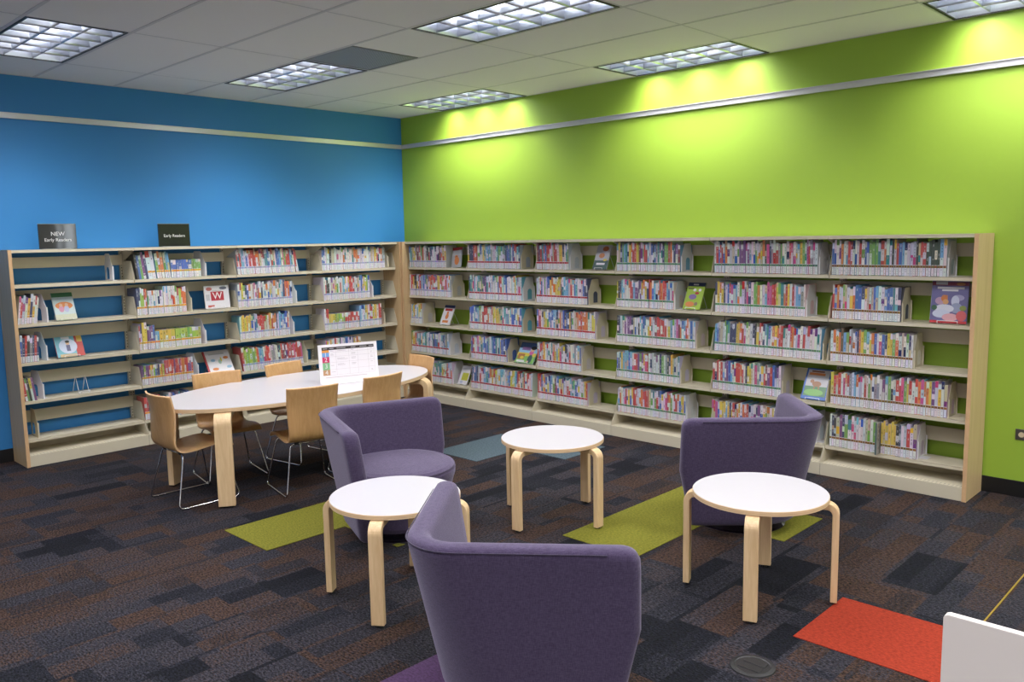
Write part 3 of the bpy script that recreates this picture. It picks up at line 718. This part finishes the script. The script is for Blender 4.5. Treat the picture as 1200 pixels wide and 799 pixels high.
display('g', 0, 533.2, .145, .205, 12, (.40,.40,.42), (.3,.3,.3), [(rect(0,.86,1,1), R_), (rect(.1,.60,.9,.84), (.50,.50,.52)), (ell(.52,.33,.24,.20), O_), (ell(.45,.52,.16,.10), O_), (ell(.40,.54,.03,.02), DK), (ell(.5,.54,.03,.02), DK)],
        'grey picture book with an orange animal leaning on the top shelf near the wall corner', None, 0, .20, .008, -4)
display('g', 2, 520, .155, .215, 26, W_, (.55,.55,.57), [(rect(0,.86,1,1), N_), (rect(.15,.70,.85,.82), R_), (ell(.5,.42,.15,.14), O_), (ell(.48,.60,.10,.08), O_), (rect(.2,.10,.75,.22), O_)],
        'white picture book with orange figure on an easel, lime-wall bay nearest the corner', 'wire easel under the white book with the orange figure')
display('g', 3, 613, .235, .215, 34, C_, (.05,.10,.2), [(rect(0,0,1,.34), (.20,.42,.10)), (rect(0,.34,1,.50), Y_), (rect(0,.72,1,1), (.07,.12,.26)), (rect(.15,.62,.6,.78), (.22,.12,.30)), (rect(.06,.18,.42,.44), (.35,.14,.05)), (ell(.30,.26,.10,.07), Y_), (ell(.74,.22,.12,.22), (.04,.09,.09)), (ell(.72,.52,.11,.12), K_), (ell(.74,.66,.10,.10), SK), (ell(.76,.75,.14,.09), DK), (rect(.62,.02,.72,.12), SK), (rect(.08,.03,.5,.13), W_)],
        'wide picture book with blue sky and a dark-haired child, on an easel', 'wire easel under the wide picture book with blue sky')
display('g', 4, 540.5, .130, .200, 26, W_, (.6,.6,.6), [(rect(.25,.22,.95,.62), (.45,.46,.05)), (ell(.35,.12,.16,.08), (.40,.45,.62)), (rect(.1,.78,.9,.86), (.55,.55,.58))],
        'white picture book with a yellow green picture on the lowest shelf', 'wire easel under the book with yellow green picture')
display('g', 0, 703, .150, .225, 24, (.42,.42,.46), (.3,.3,.32), [(rect(0,0,1,.36), (.02,.07,.07)), (ell(.62,.84,.22,.10), (.45,.13,.05)), (ell(.45,.56,.2,.10), (.5,.2,.08)), (ell(.75,.38,.13,.05), Y_), (rect(.2,.18,.8,.26), W_)],
        'grey and dark green picture book on an easel, top shelf', 'wire easel under the grey and dark green book')
display('g', 1, 812, .155, .225, 26, (.30,.45,.04), (.35,.5,.2), [(rect(0,.86,1,1), N_), (rect(.3,.90,.6,.95), W_), (rect(.05,.74,.4,.80), (.10,.14,.02)), (ell(.45,.72,.09,.05), W_), (ell(.75,.72,.08,.05), W_), (ell(.42,.46,.22,.10), P_), (ell(.62,.60,.12,.05), R_), (ell(.35,.18,.26,.10), O_), (ell(.70,.20,.10,.07), (.2,.16,.1))],
        'lime picture book with navy heading on an easel, second shelf', 'wire easel under the lime picture book')
display('g', 3, 956, .185, .235, 30, B_, (.02,.06,.25), [(rect(.06,.10,.92,.96), (.50,.50,.53)), (rect(.06,.10,.92,.42), (.09,.24,.11)), (ell(.45,.22,.38,.11), (.20,.46,.12)), (ell(.50,.50,.18,.09), (.36,.17,.08)), (ell(.30,.58,.08,.06), (.36,.17,.08)), (rect(.40,.33,.45,.44), (.36,.17,.08)), (rect(.58,.33,.63,.44), (.36,.17,.08)), (rect(.12,.78,.75,.86), O_), (rect(.2,.88,.7,.93), (.22,.08,.05))],
        'blue-edged picture book with brown animal on grass, standing on an easel', 'wire easel under the blue-edged picture book')
display('g', 1, 1113.5, .215, .270, 7, (.15,.14,.30), (.35,.38,.5), [(rect(0,.88,1,.96), (.22,.03,.06)), (rect(.1,.90,.42,.98), (.5,.5,.52)), (ell(.78,.92,.12,.035), (.45,.18,.05)), (rect(.15,.80,.88,.85), W_), (rect(.28,.75,.72,.79), W_), (ell(.26,.52,.15,.09), (.45,.30,.42)), (ell(.36,.58,.09,.08), O_), (ell(.40,.50,.08,.06), (.62,.34,.16)), (ell(.33,.63,.03,.03), (.5,.2,.1)), (ell(.42,.63,.03,.03), (.5,.2,.1)), (ell(.74,.60,.16,.07), (.34,.33,.52)), (ell(.66,.52,.11,.13), (.52,.56,.70)), (ell(.70,.36,.16,.12), (.30,.34,.50)), (ell(.38,.34,.26,.10), (.62,.64,.74)), (ell(.30,.22,.24,.10), (.55,.60,.74)), (ell(.55,.14,.22,.09), (.66,.36,.40)), (rect(.02,.02,.20,.05), (.25,.2,.12)), (rect(0,0,1,.06), (.5,.05,.06)), (ell(.85,.18,.14,.12), (.55,.12,.13)), (ell(.88,.36,.09,.06), (.25,.30,.08)), (ell(.10,.36,.08,.06), (.06,.14,.08))],
        'large purple picture book facing out beside the outer wooden end panel', 'wire easel under the large purple picture book', th=.012, dep=.205)
display('b', 1, 77.5, .155, .230, 24, (.45,.55,.55), (.50,.52,.55), [(rect(0,.84,1,1), (.04,.15,.06)), (rect(0,.70,1,.84), (.42,.50,.56)), (ell(.5,.52,.42,.14), O_), (ell(.35,.40,.12,.12), (.55,.25,.35)), (ell(.60,.40,.12,.12), (.40,.42,.60)), (ell(.35,.54,.08,.06), SK), (ell(.62,.55,.08,.06), SK), (rect(.0,.0,1,.2), (.50,.52,.38))],
        'picture book with green heading on an easel in the nearly empty bay', 'wire easel under the green-headed picture book')
display('b', 2, 83, .205, .175, 27, (.16,.42,.50), (.50,.06,.05), [(rect(.72,0,1,1), (.45,.05,.04)), (rect(.80,.7,1,1), (.55,.35,.06)), (ell(.45,.52,.33,.36), (.52,.58,.72)), (ell(.45,.66,.07,.08), SK), (ell(.45,.74,.08,.06), DK), (rect(.38,.28,.52,.58), (.12,.12,.22)), (rect(.1,.0,.7,.14), (.55,.42,.25)), (rect(.25,.88,.55,.98), W_)],
        'wide teal and red picture book on an easel in the nearly empty bay', 'wire easel under the teal and red picture book')
display('b', 1, 252, .235, .205, 7, W_, (.5,.5,.52), [(rect(.25,.34,.77,.74), (.40,.03,.05)), (ell(.2,.86,.12,.08), (.42,.14,.13)), (ell(.77,.88,.15,.07), (.12,.13,.18)), (rect(.10,.06,.36,.15), (.48,.12,.10)), (rect(.44,.07,.74,.09), (.5,.5,.55)), (rect(.05,.35,.2,.62), (.45,.45,.47)), (rect(.30,.765,.70,.785), (.4,.4,.42))],
        'square white book with a white letter W in a red box', 'wire easel under the white book with letter W', letters=[('W', .51, .54, .088, 'letter')], dep=.205)
display('b', 3, 257, .245, .235, 34, W_, (.45,.04,.05), [(rect(0,0,.06,1), (.45,.05,.06)), (rect(.2,.82,.8,.88), (.4,.4,.42)), (ell(.30,.58,.09,.06), C_), (ell(.55,.50,.06,.10), (.3,.45,.35)), (ell(.62,.60,.03,.10), Y_), (ell(.82,.66,.10,.06), O_), (ell(.85,.25,.10,.06), C_), (ell(.3,.2,.12,.06), O_)],
        'white picture book with small coloured drawings, behind a wooden chair', 'wire easel under the white book with small drawings')
# empty easel
z = SHELF_Z[3]; u = run_u('b', 97, z, .20)
e = easel_bm(.075, math.radians(24), .13).build('wire_easel', M['wire_white']); e.location = tuple(BLUE @ Vector((u, -.215, z+.0003))); e.rotation_euler.z = PI/2
tag(e, 'empty white wire easel on the fourth shelf of the nearly empty bay', 'easel', 'wire book easels')
# a booklet pulled out from the lowest shelf of the end bay
ux = run_u('g', 1031, SHELF_Z[4], .252)
o = thing('booklet', 'grey booklet pulled out of its row, lowest shelf, outermost lime-wall bay', 'booklet', tuple(GREEN @ Vector((ux, -.302, SHELF_Z[4]+.0006))))
MB().box(-.0055, -.004, 0, .17, 0, .215, 0, (.08,.13,.13)).box(.004, .0055, 0, .17, 0, .215, 0, (.36,.35,.33)).box(-.0055, .0055, -.0012, .0006, 0, .215, 0, (.10,.15,.15)).build('cover', M['cover'], o)
MB().box(-.0039, .0039, .001, .168, .002, .212, 0, PAGES).build('pages', M['paper'], o)
bk = MB(); rq = random.Random(5)
for k in range(9): y_, z_ = rq.uniform(.004, .036), rq.uniform(.02, .19); bk.box(.0054, .0058, y_, y_+.012, z_, z_+.018, 0, rq.choice([(.18,.17,.16), (.5,.48,.45), (.25,.2,.17)]))
bk.build('cover_print', M['cover'], o)

# ------------------------------------------------------------------ signs on the blue bays
def shelf_sign(y, lines, label):
    t = thing('shelf_sign', label, 'sign', (.19, y, H+.0005), PI/2)
    MB().box(-.138, .138, -.006, .006, .004, .196).build('panel', M['sign_black'], t, bev=.001)
    MB().box(-.138, .138, -.0065, .0065, .1955, .199).build('top_edge', M['sign_edge'], t)
    MB().box(-.125, .125, -.028, .028, 0, .0045).build('foot', M['sign_edge'], t, bev=.001)
    for body, zz, sz in lines: text(body, 'lettering', sz, M['letter'], t, Matrix.Translation((0, -.0066, zz)) @ Matrix.Rotation(PI/2, 4, 'X'))
shelf_sign(-3.629, [('NEW', .118, .044), ('Early Readers', .072, .036)], 'black sign reading NEW Early Readers on top of the outermost blue-wall bay')
shelf_sign(-2.695, [('Early Readers', .094, .034)], 'black sign reading Early Readers on top of the second blue-wall bay')

# ------------------------------------------------------------------ round side tables
def leg_loops(r_in, r_out, z_top, w, th, rad, z0=.012):
    # bentwood leg: flat under the top, rounded shoulder, straight down (profile in r,z)
    c = [(r_in, z_top-th/2), (r_out-th/2-rad, z_top-th/2)]
    for k in range(1, 8): a = PI/2*k/8; c.append((r_out-th/2-rad+rad*math.sin(a), z_top-th/2-rad+rad*math.cos(a)))
    c += [(r_out-th/2, z_top-th/2-rad), (r_out-th/2, (z_top+z0)/2), (r_out-th/2, z0)]
    loops = []
    for i, (r, z) in enumerate(c):
        a = c[max(0, i-1)]; b = c[min(len(c)-1, i+1)]; d = Vector((b[0]-a[0], b[1]-a[1])).normalized(); n = Vector((-d.y, d.x))
        p, q = (r+n.x*th/2, z+n.y*th/2), (r-n.x*th/2, z-n.y*th/2)
        loops.append([(p[0], -w/2, p[1]), (p[0], w/2, p[1]), (q[0], w/2, q[1]), (q[0], -w/2, q[1])])
    return loops
def add_leg(parent, loops, X):
    mb = MB(); n = 4
    v = [p for L in loops for p in L]; fs = []; ms = []
    for a in range(len(loops)-1):
        for i in range(4):
            fs.append((a*4+i, a*4+(i+1) % 4, (a+1)*4+(i+1) % 4, (a+1)*4+i))
    fs += [(3,2,1,0), tuple((len(loops)-1)*4+i for i in range(4))]
    mb.add(v, fs, 0, None, False)
    o = mb.build('leg', M['birch'], parent, bev=.003); o.matrix_local = X
    L = loops[-1]; x = (L[0][0]+L[2][0])/2; w = abs(L[0][1])
    f = MB().lathe([(0, 0), (.011, 0), (.011, L[0][2]+.002), (0, L[0][2]+.002)], 16, (x, 0)).build('foot_glide', M['black'], o)
    return o
def make_round_table():
    t = thing('side_table', 'table', 'side table')
    R, zt = .3075, .500
    MB().lathe([(R-.004, zt-.024), (R, zt-.022), (R, zt-.003), (R-.0015, zt-.0012), (R-.003, zt), (0.001, zt)], 72, mats=[0, 0, 0, 1, 1], smooth=True).build('tabletop', [M['ply_edge'], M['laminate']], t)
    for k in range(4): add_leg(t, leg_loops(.16, .350, zt-.0245, .060, .030, .040), Matrix.Rotation(k*PI/2, 4, 'Z'))
    return t
tb = make_round_table(); tb.location = (4.300, -3.555, 0); tb.rotation_euler.z = math.radians(36.5); tb['label'] = 'round white side table between the two armchairs in front of the oval table'; tb['group'] = 'round side tables'
dup(tb, (4.118, -2.222, 0), math.radians(3), 'round white side table nearest the shelving, standing alone with no armchair touching it')
dup(tb, (5.560, -2.398, 0), math.radians(22), 'round white side table beside the orange carpet tile')

# ------------------------------------------------------------------ oval table
t = thing('oval_table', 'long oval white table with bentwood legs by the blue wall shelving', 'table', (2.04, -2.61, 0)); zt = .645
def oval(s, z, n=96): return [((.538+s)*math.copysign(abs(math.cos(a))**.97, math.cos(a)), (1.076+s)*math.copysign(abs(math.sin(a))**.97, math.sin(a)), z) for a in (2*PI*k/n for k in range(n))]
mb = MB(); ls = [oval(-.005, zt-.030), oval(0, zt-.028), oval(0, zt-.003), oval(-.003, zt)]
for a in range(3): mb.loft([ls[a], ls[a+1]], 0 if a < 2 else 1, True, a == 0, False, True)
mb.add(ls[3], [tuple(range(96))], 1); mb.build('tabletop', [M['ply_edge'], M['laminate']], t)
for sx in (-1, 1):
    for sy in (-1, 1): add_leg(t, leg_loops(.14, .386, zt-.0305, .105, .042, .055), Matrix.Translation((sx*.072, sy*.652, 0)) @ Matrix.Rotation(sy*sx*math.radians(33) + (0 if sx > 0 else PI), 4, 'Z'))
MB().box(-.20, .20, -.72, .72, zt-.054, zt-.031).build('stiffener', M['birch'], t, bev=.003)

# ------------------------------------------------------------------ plywood sled chairs
def make_chair():
    t = thing('shell_chair', 'chair', 'chair')     # faces +y, origin under the seat centre
    prof = [(.205, .348), (.195, .366), (.170, .378), (.10, .380), (.02, .372), (-.06, .362), (-.12, .362), (-.155, .372), (-.178, .400), (-.190, .45), (-.200, .53), (-.212, .61), (-.228, .69), (-.238, .735)]
    def dens(p):
        out = []
        for i in range(len(p)-1):
            p0 = p[max(0, i-1)]; p1, p2 = p[i], p[i+1]; p3 = p[min(len(p)-1, i+2)]
            for k in range(3):
                q = k/3; out.append(tuple(.5*((2*p1[j]) + (-p0[j]+p2[j])*q + (2*p0[j]-5*p1[j]+4*p2[j]-p3[j])*q*q + (-p0[j]+3*p1[j]-3*p2[j]+p3[j])*q**3) for j in (0, 1)))
        return out + [p[-1]]
    P = dens(prof); nu = 15; th = .010
    def width(i):
        z = P[i][1]; back = i > len(P)*.5
        if not back: return .176 + .004*(P[i][0]+.1)
        return .170 + .010*min(1, max(0, (z-.40)/.33))
    top, bot = [], []
    for i, (y, z) in enumerate(P):
        a = P[max(0, i-1)]; b = P[min(len(P)-1, i+1)]; d = Vector((b[0]-a[0], b[1]-a[1])).normalized(); n = Vector((d.y, -d.x))   # towards the sitter
        if n.y < 0 and i < 10: n = -n
        back = max(0, min(1, (z-.42)/.2)) if i > len(P)*.5 else 0
        la, lb = [], []
        for k in range(nu):
            s = -1+2*k/(nu-1); x = s*width(i); cur = back*.038*s*s; dip = (1-back)*(.006*(1-s*s)) if i > 4 else 0
            la.append((x, y+cur+n.x*th/2, z+n.y*th/2-dip)); lb.append((x, y+cur-n.x*th/2, z-n.y*th/2-dip))
        top.append(la); bot.append(lb)
    mb = MB(); N = len(P)
    v = [p for L in top for p in L]+[p for L in bot for p in L]; o = N*nu; fs, ms = [], []
    for i in range(N-1):
        for k in range(nu-1):
            q = (i*nu+k, i*nu+k+1, (i+1)*nu+k+1, (i+1)*nu+k)
            fs += [q, tuple(o+x for x in reversed(q))]; ms += [0, 0]
    def edge(seq):
        for a, b in zip(seq, seq[1:]): fs.append((a, b, o+b, o+a)); ms.append(1)
    edge([k for k in range(nu)][::-1]); edge([(N-1)*nu+k for k in range(nu)]); edge([i*nu for i in range(N)]); edge([i*nu+nu-1 for i in range(N)][::-1])
    mb.v = v; mb.f = fs; mb.m = ms; mb.c = [None]*len(fs); mb.sm = [m == 0 for m in ms]
    so = mb.build('shell', [M['shell'], M['maple_edge']], t)
    bm = bmesh.new(); bm.from_mesh(so.data); bmesh.ops.recalc_face_normals(bm, faces=bm.faces); bm.to_mesh(so.data); bm.free()
    r = .0055
    for s in (-1, 1):
        p = [(s*.06, -.125, .343), (s*.145, -.125, .343), (s*.212, -.205, .0065), (s*.212, .215, .0065), (s*.150, .135, .343), (s*.06, .135, .343)]
        MB().tube(bend(p, .035, 6), r, 8).build('leg_frame', M['chrome'], t)
    MB().tube([(-.06, -.125, .343), (.06, -.125, .343)], r, 8).tube([(-.06, .135, .343), (.06, .135, .343)], r, 8).tube([(0, -.125, .343), (0, .135, .343)], r, 8).build('cross_frame', M['chrome'], t)
    for s in (-1, 1):
        for y in (-.125, .135): MB().box(s*.105-.014, s*.105+.014, y-.013, y+.013, .338, .360 if y < 0 else .371).build('seat_clip', M['black'], t, bev=.003)
    return t
ch = make_chair()
def seat_at(tx, ty, ang):     # place by the middle of the top edge of the back and the facing angle (degrees from +x)
    a = math.radians(ang); return (tx+.232*math.cos(a), ty+.232*math.sin(a), 0), a-PI/2
spots = [((2.045, -3.735), 91, 'wooden shell chair at the near outer end of the oval table'), ((1.478, -3.030), -10, 'wooden shell chair on the shelving side of the oval table, nearer its outer end'),
         ((1.460, -2.474), 9, 'wooden shell chair on the shelving side of the oval table, nearer the corner'), ((2.632, -2.912), 168, 'wooden shell chair facing away, next to an armchair, at the oval table'),
         ((2.632, -2.317), 184, 'wooden shell chair mostly hidden behind the far armchair, by the table sign'), ((2.085, -1.500), -96, 'wooden shell chair at the end of the oval table near the corner')]
for k, ((x, y), a, lab) in enumerate(spots):
    loc, rz = seat_at(x, y, a)
    if k == 0: ch.location = loc; ch.rotation_euler.z = rz; ch['label'] = lab; ch['group'] = 'wooden chairs around the oval table'
    else: dup(ch, loc, rz, lab)

# ------------------------------------------------------------------ printed sign on the oval table
A, B = Vector((2.130, -2.542, 0)), Vector((2.262, -2.108, 0)); wv = (B-A).length; rz = math.atan2(B.y-A.y, B.x-A.x)
t = thing('table_sign', 'white printed chart sign with coloured number boxes standing on the oval table', 'sign', (*((A+B)/2).xy, .6455), rz)
hh = .285; L = Matrix.Rotation(math.radians(-6), 4, 'X')
MB().box(-wv/2, wv/2, -.002, .002, .003, hh, X=L).build('board', M['acrylic_white'], t)
MB().box(-wv/2, wv/2, -.075, .004, 0, .003).build('foot', M['acrylic_white'], t)
def Q(mb, x0, x1, z0, z1, col, k=1): mb.box(-wv/2+x0*wv, -wv/2+x1*wv, -.002-.0003*k, -.0019, z0*hh, z1*hh, 0, col, L)
m_ = MB(); Q(m_, .06, .945, .855, .93, (.030,.024,.028))
for x0, x1 in ((.08,.15), (.19,.26), (.31,.46), (.55,.63), (.70,.82), (.86,.93)): Q(m_, x0, x1, .885, .900, (.45,.43,.45), 2)
m_.build('chart_heading', M['paper'], t)
rowsz = [(.79, .855, (.70,.29,.06), ''), (.68, .79, (.16,.36,.70), '1'), (.53, .68, (.55,.035,.13), '2'), (.345, .53, (.20,.46,.24), '3'), (.20, .345, (.48,.27,.15), '4')]
for z0, z1, c, dg in rowsz:
    b = MB(); Q(b, .06, .178, z0, z1, c); bo = b.build('number_box', M['paper'], t)
    if dg: text(dg, 'lettering', .045, M['letter'], bo, L @ Matrix.Translation((-wv/2+.119*wv, -.0032, (z0+z1)/2*hh)) @ Matrix.Rotation(PI/2, 4, 'X'), ext=.0003)
g = MB(); lc = (.48,.45,.49)
for zz in (.20, .345, .53, .68, .79): Q(g, .178, .945, zz-.002, zz+.002, lc)
for xx in (.29, .51, .66, .84, .945): Q(g, xx-.0012, xx+.0012, .20, .855, lc)
rr = random.Random(3)
for zz in (.825, .745, .72, .63, .60, .48, .45, .28, .255):
    for x0, x1 in ((.20,.27), (.31,.50), (.55,.63), (.88,.92)):
        if rr.random() < .75: Q(g, x0, x0+(x1-x0)*rr.uniform(.5, 1), zz-.004, zz+.004, (.42,.39,.43), 2)
Q(g, .10, .80, .135, .147, (.52,.45,.48))
g.build('chart_grid', M['paper'], t)

# ------------------------------------------------------------------ purple swivel armchairs
def make_armchair():
    t = thing('armchair', 'armchair', 'armchair')       # faces +y, origin under the seat centre
    zt, th, na = .700, .086, 14
    def outline(z, inset):
        # plan of the two-sided back at height z: outer path one way, inner path back; rounded arm ends
        q = (zt-min(z, zt))/zt
        y0 = -.565 + .20*(zt-z)                       # virtual outer corner moves forward lower down (raked back)
        rad = .19 + .10*q
        low = max(0, (.40-z)/.36)
        Ln = .768 - .13*(zt-min(z, zt)) - .08*low
        k = max(0, (z-(zt-.055))/.055); Ln -= .055*(1-math.sqrt(max(0, 1-k*k)))    # rounded upper arm corners
        c = math.sqrt(.5); da, db = Vector((-c, c)), Vector((c, c)); na_, nb = Vector((c, c)), Vector((-c, c))      # arm directions, inward normals
        def path(off):
            C = Vector((0, y0 + off/c)); rr = max(.03, rad-off); C2 = C + Vector((0, rr/c))      # centre of the bend
            e = Ln - off*1.0
            a_end = Vector((0, y0)) + da*Ln + na_*off; b_end = Vector((0, y0)) + db*Ln + nb*off
            out = []
            a0 = C + da*rr; b0 = C + db*rr
            for k2 in range(9): out.append(a_end.lerp(a0, k2/9))
            for k2 in range(na+1):
                ang = math.radians(225) + math.radians(90)*k2/na; out.append(C2 + Vector((math.cos(ang), math.sin(ang)))*rr)
            for k2 in range(1, 10): out.append(b0.lerp(b_end, k2/9))
            return out
        o = path(inset); i = path(th-inset)
        # rounded arm ends
        def endcap(p, q_, d, n=5):
            m = (p+q_)/2; r = (p-q_).length/2; u = (p-m)/r if r > 1e-6 else Vector((1, 0)); return [m + u*r*math.cos(PI*k2/(n+1)) + d*.030*math.sin(PI*k2/(n+1)) for k2 in range(1, n+1)]
        return [(p.x, p.y, z) for p in o + endcap(o[-1], i[-1], db) + i[::-1] + endcap(i[0], o[0], da)]
    zs = [.075, .085, .11, .16, .22, .28, .34, .40, .46, .52, .58, .63, .66]
    loops = [outline(z, .012 if z < .08 else .003 if z < .09 else 0) for z in zs]
    for z, ins in ((.680, .002), (.690, .008), (.697, .018), (.700, .032)): loops.append(outline(z, ins))
    mb = MB().loft(loops, 0, True, True, True, True); mb.build('backrest', M['fabric'], t, merge=True)
    # seat drum
    prof = [(.250, .060), (.268, .066), (.280, .09), (.300, .20), (.322, .30), (.336, .345), (.338, .372), (.330, .392), (.312, .403), (.27, .409), (.15, .413), (.001, .414)]
    s = MB().lathe(prof, 56, (0, 0)); s.build('seat', M['fabric'], t)
    # fine seam along the seat edge and along the outer top of the back
    MB().tube([(.3335*math.cos(2*PI*k/56), .3335*math.sin(2*PI*k/56), .388) for k in range(56)], .0022, 6, closed=True).build('piping', M['seam'], t)
    o = outline(.684, -.0005); nout = 9+na+1+9
    MB().tube([o[k] for k in range(1, nout-1)], .0022, 6).build('piping', M['seam'], t)
    MB().lathe([(.001, .0), (.262, .0), (.262, .012), (.245, .018), (.06, .022), (.06, .064), (.001, .064)], 48).build('swivel_base', M['chrome'], t)
    return t
ac = make_armchair()
def arm_at(cx, cy, face, label, first=False):
    rz = math.radians(face-90)
    if first: ac.location = (cx, cy, 0); ac.rotation_euler.z = rz; ac['label'] = label; ac['group'] = 'purple armchairs'
    else: dup(ac, (cx, cy, 0), rz, label)
arm_at(3.578, -2.978, 23.5, 'purple armchair with its empty seat facing us, in front of the oval table', True)
arm_at(4.990, -1.545, 176.5, 'purple armchair turned away, in front of the lime wall shelving')
arm_at(5.330, -3.750, 83.8, 'purple armchair with its back to us at the front edge of the room view')

# ------------------------------------------------------------------ pale panel at the frame edge
t = thing('low_panel', 'pale laminate panel with rounded corner standing beside the orange carpet tile', 'panel', (6.738, -3.69, 0))
poly = [(0, 0), (.95, 0), (.95, .72), (.012, .72), (.0035, .7165), (0, .708)]
MB().prism(poly, lambda u, v, q: (u, q, v), .022, 0).build('board', M['panel'], t, bev=.002)
MB().box(.10, .16, -.14, .16, 0, .012).build('foot', M['steel'], t); MB().box(.80, .86, -.14, .16, 0, .012).build('foot', M['steel'], t)

# ------------------------------------------------------------------ camera, light, view
cd = bpy.data.cameras.new('camera'); cam = bpy.data.objects.new('camera', cd); COL.objects.link(cam)
r, u, f = axes(*CAM['R'])
cam.matrix_world = Matrix(((r[0], u[0], -f[0], CAM['C'][0]), (r[1], u[1], -f[1], CAM['C'][1]), (r[2], u[2], -f[2], CAM['C'][2]), (0, 0, 0, 1)))
cd.sensor_fit = 'HORIZONTAL'; cd.sensor_width = 36; cd.lens = CAM['F']/1200*36; cd.clip_start = .05
SC.camera = cam
w = bpy.data.worlds.new('world'); SC.world = w; w.use_nodes = True; w.node_tree.nodes['Background'].inputs[0].default_value = (.9, .92, 1, 1); w.node_tree.nodes['Background'].inputs[1].default_value = .3
vs = SC.view_settings; vs.view_transform = 'Standard'; vs.look = 'None'; vs.gamma = 1; vs.use_curve_mapping = False; vs.exposure = 0.0
SC.cycles.max_bounces = 8; SC.cycles.diffuse_bounces = 5; SC.cycles.glossy_bounces = 4; SC.cycles.use_denoising = True
SC.cycles.sample_clamp_indirect = 6
